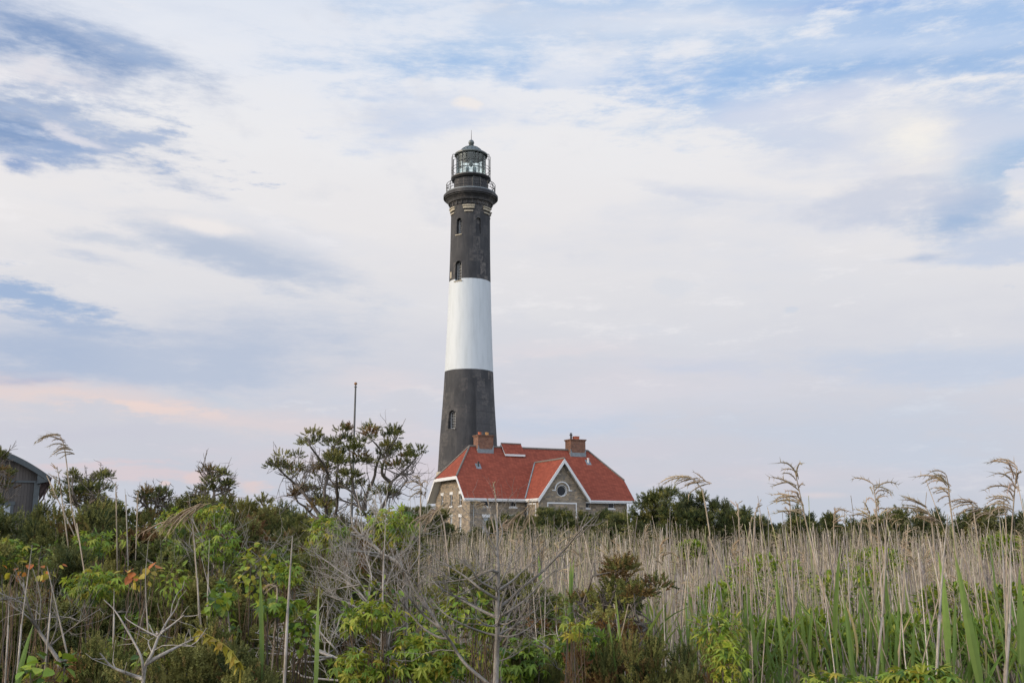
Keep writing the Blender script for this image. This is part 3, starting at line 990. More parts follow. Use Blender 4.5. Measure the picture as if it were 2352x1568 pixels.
    fr.box((gx0 - .05, -2.2, k(3.68)), (gx0 + .05, .2, k(3.86)))
    fr.box((gx0 - .048, -2.2, k(-1)), (gx0 + .05, -2.08, k(3.679))); fr.box((gx0 - .048, .08, k(-1)), (gx0 + .05, .2, k(3.679)))
    fr.build('opening_frame', M['trim'], o)
    # roof: slabs with a thickness, red above, white below and at the edge
    roof = MB()
    def slab(P, th=th):
        n = len(P)
        V = [(x, y, k(z)) for x, y, z in P] + [(x, y, k(z - th)) for x, y, z in P]
        roof.add(V, [tuple(range(n))], (1, 1, 1), 0)
        roof.add(V, [tuple(range(2 * n - 1, n - 1, -1))], (1, 1, 1), 1)
        roof.add(V, [(i, n + i, n + (i + 1) % n, (i + 1) % n) for i in range(n)], (1, 1, 1), 2)
    A, Bp = (a, D / 2, zr), (Lh - a, D / 2, zr)
    C, Dd, E_, F_, G, H, G2, H2 = (0, yc, zc), (0, D - yc, zc), (0, 0, ze), (0, D, ze), (Lh, yc, zc), (Lh, 0, ze), (Lh, D - yc, zc), (Lh, D, ze)
    slab([E_, H, G, Bp, A, C])
    slab([H2, F_, Dd, A, Bp, G2])
    slab([C, A, Dd]); slab([G2, Bp, G])
    yv = (zg - ze) / sl
    slab([(xg - wg, -pg, ze), (xg, -pg, zg), (xg, yv, zg), (xg - wg, 0, ze)])
    slab([(xg, -pg, zg), (xg + wg, -pg, ze), (xg + wg, 0, ze), (xg, yv, zg)])
    ro = roof.build('roof', [M['roof'], M['soffit'], M['trim']], o)
    # gutters and bargeboards stand a little proud of the roof edge
    tr = MB()
    gtr = lambda xa, xb, y: (tr.box((xa, y - .13, k(ze - .20)), (xb, y - .004, k(ze - .03))), tr.box((xa, y - .05, k(ze - .33)), (xb, y + .02, k(ze - .205))))
    gtr(0, xg - wg - .05, 0); tr.build('gutter', M['trim'], ro); tr = MB()
    gtr(xg + wg + .05, Lh, 0); tr.build('gutter', M['trim'], ro); tr = MB()
    tr.box((xg - wg - .13, -pg, k(ze - .20)), (xg - wg - .004, -.02, k(ze - .03)))
    tr.box((xg - wg - .05, -pg + .03, k(ze - .33)), (xg - wg + .03, -.02, k(ze - .205)))
    tr.build('gutter', M['trim'], ro)
    def board(P, Q, up, dn, nrm, t=.06):
        P, Q, nrm = np.array(P), np.array(Q), np.array(nrm)
        V = []
        for d in (.003, t):
            V += [P + nrm * d + (0, 0, up), Q + nrm * d + (0, 0, up), Q + nrm * d + (0, 0, -dn), P + nrm * d + (0, 0, -dn)]
        V = [(x, y, k(z)) for x, y, z in V]
        bb.add(V, [(4, 5, 6, 7), (3, 2, 1, 0), (0, 1, 5, 4), (1, 2, 6, 5), (2, 3, 7, 6), (3, 0, 4, 7)])
    bb = MB()
    for P, Q in ((E_, C), (C, Dd), (Dd, F_)):
        board(P, Q, -.02, .38, (-1, 0, 0))
    bb.build('bargeboard', M['trim'], ro); bb = MB()
    for P, Q in ((H, G), (G, G2), (G2, H2)):
        board(P, Q, -.02, .38, (1, 0, 0))
    bb.build('bargeboard', M['trim'], ro); bb = MB()
    board((xg - wg, -pg, ze), (xg, -pg, zg), -.02, .52, (0, -1, 0)); board((xg, -pg, zg), (xg + wg, -pg, ze), -.02, .52, (0, -1, 0))
    bb.build('bargeboard', M['trim'], ro)
    cp = MB()
    up = lambda p, d=.03: (p[0], p[1], k(p[2] + d))
    cp.tube([up(A), up(Bp)], .13, 6, caps=True)
    for P, Q in ((C, A), (Dd, A), (G, Bp), (G2, Bp)):
        cp.tube([up(P), up(Q)], .12, 6, caps=True)
    cp.tube([up((xg, -pg - .02, zg)), up((xg, yv, zg))], .12, 6, caps=True)
    cp.build('ridge_cap', M['ridge'], ro)
    vf = MB()
    for sx in (-1, 1):
        P, Q = np.array((xg + sx * wg, .02, ze)), np.array((xg, yv + .03, zg))
        vf.tube([up(P, .05), up(Q, .05)], .11, 4)
    vf.build('valley_flashing', M['lead'], ro)
    # chimneys
    def chimney(xa, xb, yb, zt, pots):
        c = MB()
        ya_, yb_ = yb - .75, yb + .75
        c.box((xa, ya_, k(9.4)), (xb, yb_, k(zt - .22)))
        c.box((xa - .06, ya_ - .06, k(zt - .219)), (xb + .06, yb_ + .06, k(zt - .10)))
        c.box((xa - .12, ya_ - .12, k(zt - .099)), (xb + .12, yb_ + .12, k(zt)))
        ch = c.build('chimney', M['brick'], ro)
        f = MB(); f.box((xa - .05, ya_ - .05, k(9.42)), (xb + .05, yb_ + .05, k(10.42)))
        f.prism([(xa - .05, k(10.421)), (xa + .18, k(10.421)), (xa - .05, k(10.95))], 1, ya_ - .05, ya_ - .02)
        f.prism([(xb + .05, k(10.421)), (xb - .18, k(10.421)), (xb + .05, k(10.95))], 1, ya_ - .05, ya_ - .02)
        f.build('flashing', M['lead'], ch)
        for x, kind in pots:
            p = MB()
            if kind == 'square':
                p.box((x - .32, yb - .32, k(zt + .002)), (x + .32, yb + .32, k(zt + .36)))
                p.box((x - .36, yb - .36, k(zt + .361)), (x + .36, yb + .36, k(zt + .42)))
            else:
                p.lathe([(.2, k(zt - .02)), (.2, k(zt + .3)), (.23, k(zt + .32)), (.23, k(zt + .38)), (.12, k(zt + .38))], 16, c=(x, yb))
            if kind == 'flue':
                p = MB().lathe([(.12, k(zt - .02)), (.12, k(zt + .5)), (.2, k(zt + .52)), (.2, k(zt + .62)), (.1, k(zt + .66)), (.1, k(zt + .74)), (.2, k(zt + .76)), (.02, k(zt + .86))], 14, c=(x, yb))
            p.build('chimney_pot', M['iron'] if kind == 'flue' else M['buff'] if kind == 'buff' else M['terracotta'], ch)
    chimney(3.88, 5.86, 6.16, 12.13, ((4.38, 'round'), (5.34, 'buff')))
    chimney(16.45, 18.55, 6.16, 12.12, ((16.9, 'flue'), (17.6, 'square')))
    # roof ventilator on the ridge
    vx0, vx1, vz = 7.2, 9.9, 11.25
    v = MB()
    s2 = 1.05
    for sg_ in (-1, 1):
        P = [(vx0, D / 2, vz), (vx1, D / 2, vz), (vx1, D / 2 + sg_ * 1.3, vz - 1.3 * s2), (vx0, D / 2 + sg_ * 1.3, vz - 1.3 * s2)]
        if sg_ == 1: P = P[::-1]
        V = [(x, y, k(z)) for x, y, z in P] + [(x, y, k(z - .24)) for x, y, z in P]
        v.add(V, [(3, 2, 1, 0)], (1, 1, 1), 0)
        v.add(V, [(4, 5, 6, 7), (0, 1, 5, 4), (1, 2, 6, 5), (2, 3, 7, 6), (3, 0, 4, 7)], (1, 1, 1), 1)
    v.tube([(vx0, D / 2, k(vz + .02)), (vx1, D / 2, k(vz + .02))], .09, 6, mat=2, caps=True)
    vo = v.build('ventilator', [M['roof'], M['trim'], M['ridge']], ro)
    q = MB(); q.box((vx0 + .25, D / 2 - 1.05, k(9.3)), (vx1 - .35, D / 2 + 1.05, k(vz - 1.22)))
    q.build('ventilator_base', M['lead'], vo)
    for x, y in ((3.22, 3.72), (18.5, 4.65)):
        z = ze + y * sl
        p = MB().tube([(x, y, k(z - .2)), (x, y, k(z + .42))], .10, 8, caps=True)
        p.tube([(x, y, k(z + .42)), (x, y, k(z + .55))], .15, 8, caps=True)
        po = p.build('vent_pipe', M['iron'] if x < 10 else M['trim'], ro)
        V = np.array([(x - .32, y - .3), (x + .32, y - .3), (x + .32, y + .3), (x - .32, y + .3)])
        f = MB().add([(u, w, k(ze + w * sl + .03)) for u, w in V] + [(u, w, k(ze + w * sl - .05)) for u, w in V], [(0, 1, 2, 3), (4, 7, 6, 5), (0, 4, 5, 1), (1, 5, 6, 2), (2, 6, 7, 3), (3, 7, 4, 0)])
        f.build('flashing', M['lead'], po)
    dp = MB().tube([(7.83, -.06, k(ze - .25)), (7.80, .25, k(ze - .6)), (7.80, .36, k(ze - .9)), (7.80, .36, k(-2))], .055, 7)
    dp.build('downpipe', M['iron'], o)
    dp = MB().tube([(1.35, -.06, k(ze - .25)), (1.32, .25, k(ze - .45)), (1.32, .40, k(ze - .8)), (1.32, .40, k(-2))], .055, 7)
    dp.build('downpipe', M['lead'], o)
    return o


build_house()

# ------------------------------------------------------------------ boathouse at the left edge


def build_boathouse():
    Y = 72.0
    c = W(92, 1100, Y)                       # top of the gable's right corner, under the eave
    yaw = R(25)
    B = 1.6
    o = thing('boathouse', 'dark weathered board building with a curved roof at the left edge', 'building', (c[0], c[1], B), yaw)
    k = lambda z: z + CAMZ - B
    e = 0.0
    zt = c[2] - CAMZ
    hw = 5.4
    xm = -hw
    def arc(t, r=0.0):                       # t -1..1 across the gable
        x = xm + t * (hw + .62)
        z = zt + .05 + 2.22 * (1 - abs(t) ** 2.0)
        return x, z + r
    ts = np.linspace(-1, 1, 41)
    top = [arc(t) for t in ts]
    wallp = [(-2 * hw, k(-3)), (0, k(-3))] + [(min(0, max(-2 * hw, x)), k(z - .18)) for x, z in top[::-1] if -2 * hw - .3 < x < .3]
    wall = MB().prism(wallp, 1, 0, 18).build('wall', M['boards'], o)
    rf = MB()
    n = len(top)
    V = [(x, y, k(z + d)) for y in (-.35, 18.3) for d in (.0, .16) for x, z in top]
    i = np.arange(n - 1)
    rf.add(V, [np.stack([n + i, n + i + 1, 3 * n + i + 1, 3 * n + i], -1), np.stack([i + 1, i, 2 * n + i, 2 * n + i + 1], -1), np.stack([i, i + 1, n + i + 1, n + i], -1)])
    ro = rf.build('roof', M['ridge'], o)
    bb = MB()
    V = [(x, y, k(z + d)) for y in (-.42, -.353) for d in (.12, -.27) for x, z in top]
    bb.add(V, [np.stack([n + i, n + i + 1, i + 1, i], -1), np.stack([i, i + 1, 2 * n + i + 1, 2 * n + i], -1), np.stack([n + i + 1, n + i, 3 * n + i, 3 * n + i + 1], -1)])
    bb.prism([(-.18, k(zt - .33)), (.62, k(zt - .16)), (.60, k(zt + .1)), (-.18, k(zt + .62))], 1, -.36, -.02)
    bb.build('bargeboard', M['greentrim'], ro)
    tr = MB()
    tr.box((-2 * hw, -.07, k(zt - .26)), (-.2, -.003, k(zt - .12)))
    tr.box((-.34, -.075, k(-3)), (.02, -.003, k(zt - .262)))
    tr.build('trim_board', M['greentrim'], o)
    ev = MB().box((.03, -.1, k(zt - .55)), (.10, 18.2, k(zt - .2)))
    for y in np.arange(.4, 18, 1.3):
        ev.prism([(.06, k(zt - 1.1)), (.58, k(zt - .15)), (.06, k(zt - .2))], 1, y, y + .09)
    ev.build('eave_bracket', M['gutter'], ro)
    gt = MB().tube([(.68, -.4, k(zt + .08)), (.68, 18, k(zt + .08))], .085, 7, caps=True)
    gt.tube([(.66, .05, k(zt)), (.62, .1, k(zt - .55)), (.36, .12, k(zt - 1.1)), (.34, .12, k(zt - 1.35)), (.06, .12, k(zt - 1.75)), (.06, .12, k(-3))], .06, 7)
    gt.build('gutter', M['gutter'], ro)
    # window with four pale panes
    wx0, wx1, z1 = -2.46, -1.72, zt - 1.84
    z0 = z1 - 1.0
    f = MB()
    f.box((wx0 - .28, -.11, k(z1)), (wx1 + .28, -.003, k(z1 + .26)))
    f.box((wx0 - .2, -.09, k(z0)), (wx0, -.003, k(z1 - .002))); f.box((wx1, -.09, k(z0)), (wx1 + .2, -.003, k(z1 - .002)))
    f.box((wx0 - .2, -.10, k(z0 - .12)), (wx1 + .2, -.003, k(z0 - .002)))
    fo = f.build('window', M['greentrim'], o)
    m = MB()
    xm_ = (wx0 + wx1) / 2; zm_ = z0 + .48
    m.box((xm_ - .025, -.075, k(z0)), (xm_ + .025, -.04, k(z1 - .003)))
    m.box((wx0, -.07, k(zm_ - .02)), (xm_ - .026, -.04, k(zm_ + .02))); m.box((xm_ + .026, -.07, k(zm_ - .02)), (wx1, -.04, k(zm_ + .02)))
    m.build('glazing_bar', M['trim'], fo)
    MB().box((wx0, -.039, k(z0)), (wx1, -.004, k(z1 - .003))).build('pane', M['palepane'], fo)


build_boathouse()


def build_flagpole():
    p = W(817, 880, 100)
    g = float(terrain(p[0], 100))
    o = thing('flagpole', 'bare slender flagpole with a gilt ball, rising behind the twisted cedar', 'flagpole', (p[0], 100, g))
    h = p[2] - g
    zz = np.linspace(0, h - .25, 6)
    b = MB().tube([(0, 0, z) for z in zz], np.linspace(.15, .085, 6), 10, caps=True)
    b.build('pole', M['pole'], o)
    MB().lathe([(.05, h - .42), (.15, h - .40), (.15, h - .34), (.05, h - .32), (.04, h - .2)], 14).build('truck', M['pole'], o)
    MB().lathe([(.01, h - .24)] + [(.16 * math.sin(t), h - .04 - .16 * math.cos(t)) for t in np.linspace(.2, 2.95, 9)] + [(.005, h + .12)], 16).build('ball', M['gold'], o, smooth=True)


build_flagpole()

# ------------------------------------------------------------------ plants: templates


def unit(v):
    return v / (np.linalg.norm(v, axis=-1, keepdims=True) + 1e-12)


def frames(D, rng, roll=None):
    """matrices whose third column is D, rolled at random"""
    D = unit(np.asarray(D, float))
    a = rng.uniform(0, 2 * np.pi, len(D)) if roll is None else roll
    ref = np.where(np.abs(D[:, 2:3]) > .9, np.array([[1., 0, 0]]), np.array([[0, 0, 1.]]))
    U = unit(np.cross(ref, D)); V = np.cross(D, U)
    X = U * np.cos(a)[:, None] + V * np.sin(a)[:, None]
    return np.stack([X, np.cross(D, X), D], -1)


def tmpl_sprig(rng, n=17, rad=.028, L=.36):
    """a cord-like cedar spray: thin three-sided spikes along a stalk, growing up +Z, length 1"""
    V, T = [], []
    def spike(p, d, l, r):
        d = d / np.linalg.norm(d)
        u = np.cross(d, [.3, .9, .2]); u /= np.linalg.norm(u); w = np.cross(d, u)
        b = len(V)
        m = p + d * l * .12
        for a in (0, 2.09, 4.19):
            V.append(m + r * (np.cos(a) * u + np.sin(a) * w))
        V.append(p + d * l)
        T.extend([(b, b + 1, b + 3), (b + 1, b + 2, b + 3), (b + 2, b, b + 3)])
    spike(np.zeros(3), np.array([.05, 0, 1.]), 1.0, rad * .9)
    for i in range(n):
        t = (i + .5) / n * .85
        a = i * 2.4 + rng.uniform(-.4, .4)
        k = rng.uniform(.6, .95)
        d = np.array([np.cos(a) * k, np.sin(a) * k, rng.uniform(.5, 1.0)])
        spike(np.array([.05 * t, 0, t]), d, L * rng.uniform(.7, 1.15) * (1 - .45 * t), rad)
    return np.array(V), [np.array(T)]


def tmpl_leaf(w=.5, fold=.12, droop=.25, seg=4, tip=1.0):
    """one leaf blade folded on its midrib, along +Z, face towards +Y"""
    ts = np.linspace(0, 1, seg + 1)
    V = []
    for t in ts:
        hw = w / 2 * (np.sin(np.pi * min(1, t ** .75 * .97 + .03)) ** .8 if 0 < t < 1 else 0.02)
        y = -droop * t * t
        V += [(-hw, y + fold * hw * 2, t), (0, y, t), (hw, y + fold * hw * 2, t)]
    F = []
    for i in range(seg):
        b = i * 3
        F += [(b, b + 1, b + 4, b + 3), (b + 1, b + 2, b + 5, b + 4)]
    return np.array(V), [np.array(F)]


def tmpl_palmate():
    """five drooping leaflets from one stalk end, +Z is the leaf's outward axis, +Y its upper side"""
    lv, lf = tmpl_leaf(.31, .16, .5, 4)
    V, F, n = [], [], 0
    for a, l in ((0, 1.0), (-48, .93), (48, .93), (-100, .7), (100, .7)):
        c, s_ = math.cos(R(a)), math.sin(R(a))
        P = lv * l
        V.append(np.stack([P[:, 0] * c + P[:, 2] * s_, P[:, 1], -P[:, 0] * s_ + P[:, 2] * c], -1))
        F.append(lf[0] + n); n += len(lv)
    return np.concatenate(V), [np.concatenate(F)]


_r = np.random.default_rng(5)
SPRIG = [tmpl_sprig(_r, 13, .062, .32) for _ in range(3)]
SPRIG_FAR = [tmpl_sprig(_r, 8, .065, .5) for _ in range(3)]
LEAF = tmpl_leaf(.46, .14, .2, 3)
ROUND = tmpl_leaf(.85, .10, .15, 4)
LANCE = tmpl_leaf(.26, .12, .12, 3)
PALM = tmpl_palmate()

OLIVE = np.array([.112, .124, .034]); DARKG = np.array([.042, .062, .023]); LIGHTO = np.array([.27, .262, .078]); RUST = np.array([.21, .10, .045]); GREYG = np.array([.115, .130, .066])


def mixcols(rng, n, cols, w, jit=.22):
    c = np.array(cols)[rng.choice(len(cols), n, p=np.array(w) / sum(w))]
    return np.clip(c * rng.uniform(1 - jit, 1 + jit, (n, 1)) * rng.uniform(.93, 1.07, (n, 3)), 0, 1)


BARK = np.array([.155, .135, .115]); DEAD = np.array([.40, .375, .335])


def wob(rng, a, b, n, amp):
    a, b = np.array(a, float), np.array(b, float)
    t = np.linspace(0, 1, n)[:, None]
    P = a + (b - a) * t
    off = rng.normal(0, amp, (n, 3)) * np.sin(np.pi * t)
    return P + off


def along(P, t):
    P = np.asarray(P)
    d = np.concatenate([[0], np.cumsum(np.linalg.norm(np.diff(P, axis=0), axis=1))])
    return np.stack([np.interp(np.asarray(t) * d[-1], d, P[:, i]) for i in range(3)], -1)


def sprigs(mb, rng, pos, dirs, size, cols, tm):
    pos = np.asarray(pos); n = len(pos)
    Mx = frames(dirs, rng) * (size * rng.uniform(.65, 1.3, n))[:, None, None]
    pick = rng.integers(0, len(tm), n)
    for q in range(len(tm)):
        s_ = pick == q
        mb.inst(tm[q], Mx[s_], pos[s_], cols[s_])


def tuft(mb, rng, c, r, n, size, cols, tm, up=.7, out=.9):
    """a rounded clump of sprays round c with radii r"""
    u = unit(rng.normal(size=(n, 3)))
    u[:, 2] = np.abs(u[:, 2]) * .9 - .25
    rad = rng.uniform(.25, 1, (n, 1)) ** .6
    pos = np.asarray(c) + u * rad * np.asarray(r)
    d = u * out + np.array([0, 0, up]) + rng.normal(0, .35, (n, 3))
    sprigs(mb, rng, pos, d, size, cols, tm)


def cedar(name, rng, h, rad, far=False, style='bush', pal=None, limbs=None, size=None, dens=1.0, lean=0.0, bare=0.0):
    """trunk and limbs in one mesh, foliage in another; base at the origin"""
    tm = SPRIG_FAR if far else SPRIG
    size = size or (.30 if far else .095)
    tb, cb = MB(), MB()
    pal = pal or ([OLIVE, DARKG, LIGHTO, GREYG, RUST], [.42, .2, .2, .13, .05])
    lx = lean * h
    trunk = wob(rng, (0, 0, 0), (lx, rng.normal(0, .05 * h), h * .93), 8, .03 * h)
    tr0 = max(.02, .022 * h)
    tb.tube(trunk, np.linspace(tr0, tr0 * .25, 8), 6, BARK * rng.uniform(.8, 1.2))
    n = limbs or int(11 + 5 * h)
    P, D = [], []
    for i in range(n):
        t = (.04 if far else .12) + bare + ((.94 if far else .86) - bare) * ((i + rng.uniform(0, 1)) / n) ** .9
        base = along(trunk, [t])[0]
        az = i * 2.399 + rng.uniform(-.5, .5)
        if style == 'flat':
            prof = (1 - (max(0, t - .1) / .95) ** 2.2) * .9 + .16
            el0, curve = rng.uniform(-.05, .35), .25
        elif style == 'cone':
            prof = (1 - t) * .95 + .12
            el0, curve = rng.uniform(.3, .7), .6
        else:
            prof = (1 - ((t - .25) / .8) ** 2 * .75) if t > .25 else .8
            el0, curve = rng.uniform(.2, .7), .7
        Ln = rad * prof * rng.uniform(.6, 1.2)
        dr = np.array([math.cos(az), math.sin(az), math.tan(el0)])
        dr[0] += lean * 1.2
        dr /= np.linalg.norm(dr)
        m = 5
        q = [base]
        for j in range(m):
            dr = dr + np.array([0, 0, curve / m]) + rng.normal(0, .16, 3)
            dr /= np.linalg.norm(dr)
            q.append(q[-1] + dr * Ln / m)
        q = np.array(q)
        tb.tube(q, np.linspace(max(.006, tr0 * .42 * prof + .004), .004, m + 1), 4, BARK * rng.uniform(.75, 1.25))
        lst = [(q, Ln)]
        for j in range(rng.integers(3, 6)):
            s0 = rng.uniform(.35, .98)
            b = along(q, [s0])[0]
            d2 = dr + rng.normal(0, .75, 3) + np.array([0, 0, .25])
            d2 /= np.linalg.norm(d2)
            e = b + d2 * Ln * rng.uniform(.22, .5)
            sp = wob(rng, b, e, 4, .03 * Ln)
            tb.tube(sp, np.linspace(.005, .0025, 4), 3, BARK * rng.uniform(.8, 1.3))
            lst.append((sp, Ln * .4))
        for sp, l in lst:
            ax = unit(sp[-1] - sp[0])
            k = int((8 + 40 * l) * dens * (1 if not far else .36))
            tt = rng.uniform(.4 if len(sp) > 4 else .2, 1.0, k)
            P.append(along(sp, tt) + rng.normal(0, .35 * size, (k, 3)))
            D.append(ax[None] * .7 + rng.normal(0, .7, (k, 3)) + np.array([0, 0, .3]))
            # a rounded tuft at the end, its sprays spreading up and outwards
            for e in ((1.0,) if len(sp) <= 4 else (1.0, .8, .62)):
                k = int(rng.uniform(24, 44) * dens * (1 if not far else .4))
                u = unit(rng.normal(size=(k, 3))); u[:, 2] = np.abs(u[:, 2]) * .8 - .15
                rr = size * rng.uniform(.9, 1.5)
                P.append(along(sp, [e])[0] + u * rr * rng.uniform(.2, 1, (k, 1)) ** .6)
                D.append(u * .9 + ax * .4 + np.array([0, 0, .25]) + rng.normal(0, .35, (k, 3)))
    P, D = np.concatenate(P), np.concatenate(D)
    # colour varies from clump to clump and from spray to spray
    cell = np.floor(P / (rad * .35)).astype(int)
    key = (cell[:, 0] * 73 + cell[:, 1] * 179 + cell[:, 2] * 283) % 97
    cc = mixcols(rng, 97, *pal)[key] * .6 + mixcols(rng, len(P), *pal) * .4
    sprigs(cb, rng, P, D, size, cc, tm)
    return tb.build('trunk', M['bark']), cb.build('crown', M['cedar'])


def twigs(mb, rng, P, r0, n, length, col, depth=1, up=.3):
    """side twigs along a limb"""
    P = np.asarray(P)
    ax = unit(P[-1] - P[0])
    for i in range(n):
        t = rng.uniform(.15, 1.0)
        b = along(P, [t])[0]
        d = ax * .6 + rng.normal(0, .65, 3) + np.array([0, 0, up])
        d /= np.linalg.norm(d)
        l = length * rng.uniform(.35, 1.1) * (1.15 - .5 * t)
        m = 5
        q = [b]
        for j in range(m - 1):
            d = d + rng.normal(0, .22, 3) + np.array([0, 0, .05]); d /= np.linalg.norm(d)
            q.append(q[-1] + d * l / (m - 1))
        q = np.array(q)
        r = r0 * rng.uniform(.6, 1.1)
        mb.tube(q, np.linspace(r, r * .45, m), 4, col * rng.uniform(.75, 1.25))
        if depth > 0 and l > .08:
            twigs(mb, rng, q, r * .65, rng.integers(2, 5), l * .55, col, depth - 1, up)


def pxline(pts, Y, rng, dy=.25, z0=None):
    """a limb traced through measured directions, wandering in depth"""
    y = Y + np.cumsum(rng.normal(0, dy / 3, len(pts)))
    return np.array([W(px, py, yy) for (px, py), yy in zip(pts, y)])


def resample(P, n):
    P = np.asarray(P, float)
    if len(P) < 3:
        return along(P, np.linspace(0, 1, n))
    # smooth curve through the points
    out = []
    Q = np.concatenate([[2 * P[0] - P[1]], P, [2 * P[-1] - P[-2]]])
    d = np.linspace(0, len(P) - 1 - 1e-6, n)
    for t in d:
        i = int(t); u = t - i
        a, b, c, e = Q[i:i + 4]
        out.append(.5 * (2 * b + (c - a) * u + (2 * a - 5 * b + 4 * c - e) * u * u + (3 * b - a - 3 * c + e) * u ** 3))
    return np.array(out)


# ------------------------------------------------------------------ the twisted cedar before the flagpole


def zr5(x, y): return (529.2 + x / 4.04, 858.5 + y / 4.04)


def clumps(cb, tb, rng, c, r, limbs, size, pal=None):
    """many small irregular clumps of sprays spread through a space, each on its own twig"""
    m = max(2, int(46 * (r[0] * r[2]) ** .8))
    for i in range(m):
        u = unit(rng.normal(size=3)) * rng.uniform(.15, 1.05) ** .6
        p = c + u * r
        q = limbs[np.argmin(np.linalg.norm(limbs - p, axis=1))]
        tb.tube(wob(rng, q, p, 5, .05), np.linspace(.007, .0025, 5), 4, BARK * rng.uniform(.7, 1.1))
        n = rng.integers(12, 44)
        rr = size * rng.uniform(.6, 1.8) * np.array([1.15, 1.15, .8])
        col = mixcols(rng, 1, [OLIVE, DARKG, LIGHTO, RUST], pal or [.42, .16, .30, .12])
        tuft(cb, rng, p, rr, n, size, np.clip(col * .6 + .4 * mixcols(rng, n, [OLIVE, DARKG, LIGHTO], [.4, .25, .35]), 0, 1), SPRIG, .6, .9)


def build_twisted_cedar():
    rng = np.random.default_rng(11)
    Y = 17.0
    limbs = [
        [(905, 1500), (880, 1400), (760, 1310), (690, 1230), (620, 1180), (585, 1050)],
        [(850, 1350), (780, 1240), (700, 1130), (640, 1060), (590, 1010), (520, 950), (450, 880), (418, 830)],
        [(900, 1420), (885, 1200), (872, 1070), (905, 950), (870, 850), (800, 750), (740, 670), (718, 590)],
        [(910, 1440), (985, 1260), (990, 1080), (985, 950), (1000, 830), (960, 680)],
        [(1330, 1500), (1300, 1380), (1210, 1240), (1150, 1110), (1125, 900), (1105, 760), (1120, 600), (1130, 530)],
        [(1250, 1270), (1258, 1130), (1330, 980), (1355, 850), (1395, 720), (1320, 620), (1260, 570)],
        [(1370, 1380), (1395, 1260), (1455, 1150), (1490, 1010), (1590, 920), (1690, 820), (1740, 730)],
        [(1490, 1010), (1410, 930), (1420, 830), (1480, 700), (1540, 590)],
        [(1150, 1110), (1060, 1050), (940, 1000), (890, 900), (830, 850)],
        [(1210, 1240), (1120, 1200), (1020, 1160), (980, 1110)],
        [(1455, 1150), (1520, 1130), (1560, 1090)], [(620, 1180), (590, 1120), (570, 1140)],
        [(640, 1060), (690, 1000), (680, 920)], [(1590, 920), (1660, 930), (1705, 910)], [(1590, 920), (1640, 970), (1590, 1050)],
        [(740, 1270), (810, 1190), (860, 1150)],
    ]
    tufts = [(520, 780, 95, 70), (570, 850, 60, 45), (580, 930, 60, 38), (440, 840, 40, 35), (780, 590, 62, 40), (740, 650, 35, 35), (930, 640, 45, 45), (1000, 700, 85, 75), (1110, 600, 85, 85), (1060, 560, 45, 50), (1200, 660, 80, 65), (1010, 820, 110, 80), (950, 760, 60, 60), (880, 880, 55, 45), (840, 940, 38, 30), (1300, 520, 32, 45), (1310, 570, 58, 45), (1410, 600, 95, 75), (1530, 600, 55, 70), (1480, 680, 90, 60), (1600, 740, 120, 65), (1700, 740, 65, 45), (1640, 820, 70, 60), (1420, 800, 150, 60), (1540, 850, 90, 40), (1270, 800, 70, 55), (1060, 980, 70, 50), (1100, 880, 60, 60), (1180, 1040, 48, 38), (1400, 1070, 32, 30), (1480, 1120, 60, 40), (820, 1170, 85, 55), (900, 1230, 75, 60), (710, 1080, 40, 32), (1210, 1190, 60, 55), (625, 1120, 38, 30), (1270, 1280, 60, 60), (1160, 740, 70, 60), (1040, 1060, 50, 40)]
    o = thing('twisted_cedar', 'tall twisted cedar with bare grey limbs and dark tufts in front of the flagpole', 'tree', (*W(880, 1230, Y)[:2], 0))
    off = -np.array(o.location)
    tb = MB()
    pts = []
    for i, l in enumerate(limbs):
        P = resample(pxline([zr5(*p) for p in l], Y, rng, .5), 14)
        if i in (0, 2, 3, 4, 6):
            P = np.concatenate([[P[0] + (rng.normal(0, .1), rng.normal(0, .2), -1.6)], P])
        r0 = .034 if i < 8 else .018
        tb.tube(P, np.linspace(r0, .009, len(P)), 6, BARK * rng.uniform(.75, 1.05))
        twigs(tb, rng, P, .008, 12, .7, BARK * .95, 1, .25)
        pts.append(along(P, np.linspace(.2, 1, 20)))
    cb = MB()
    k = Y / F_PX / 4.04
    for x, y, rx, ry in tufts:
        c = W(*zr5(x, y), Y + rng.normal(0, .4))
        r = np.array([rx * k, (rx + ry) / 2 * k * 1.1, ry * k]) * 1.12
        clumps(cb, tb, rng, c, r, np.concatenate(pts), .11)
    tr = tb.build('trunk', M['bark'], o, off=off)
    cr = cb.build('crown', M['cedar'], o, off=off)
    adopt(o, tr, cr)


build_twisted_cedar()


def zr4(x, y): return (x / 4.0, 976 + y / 4.0)


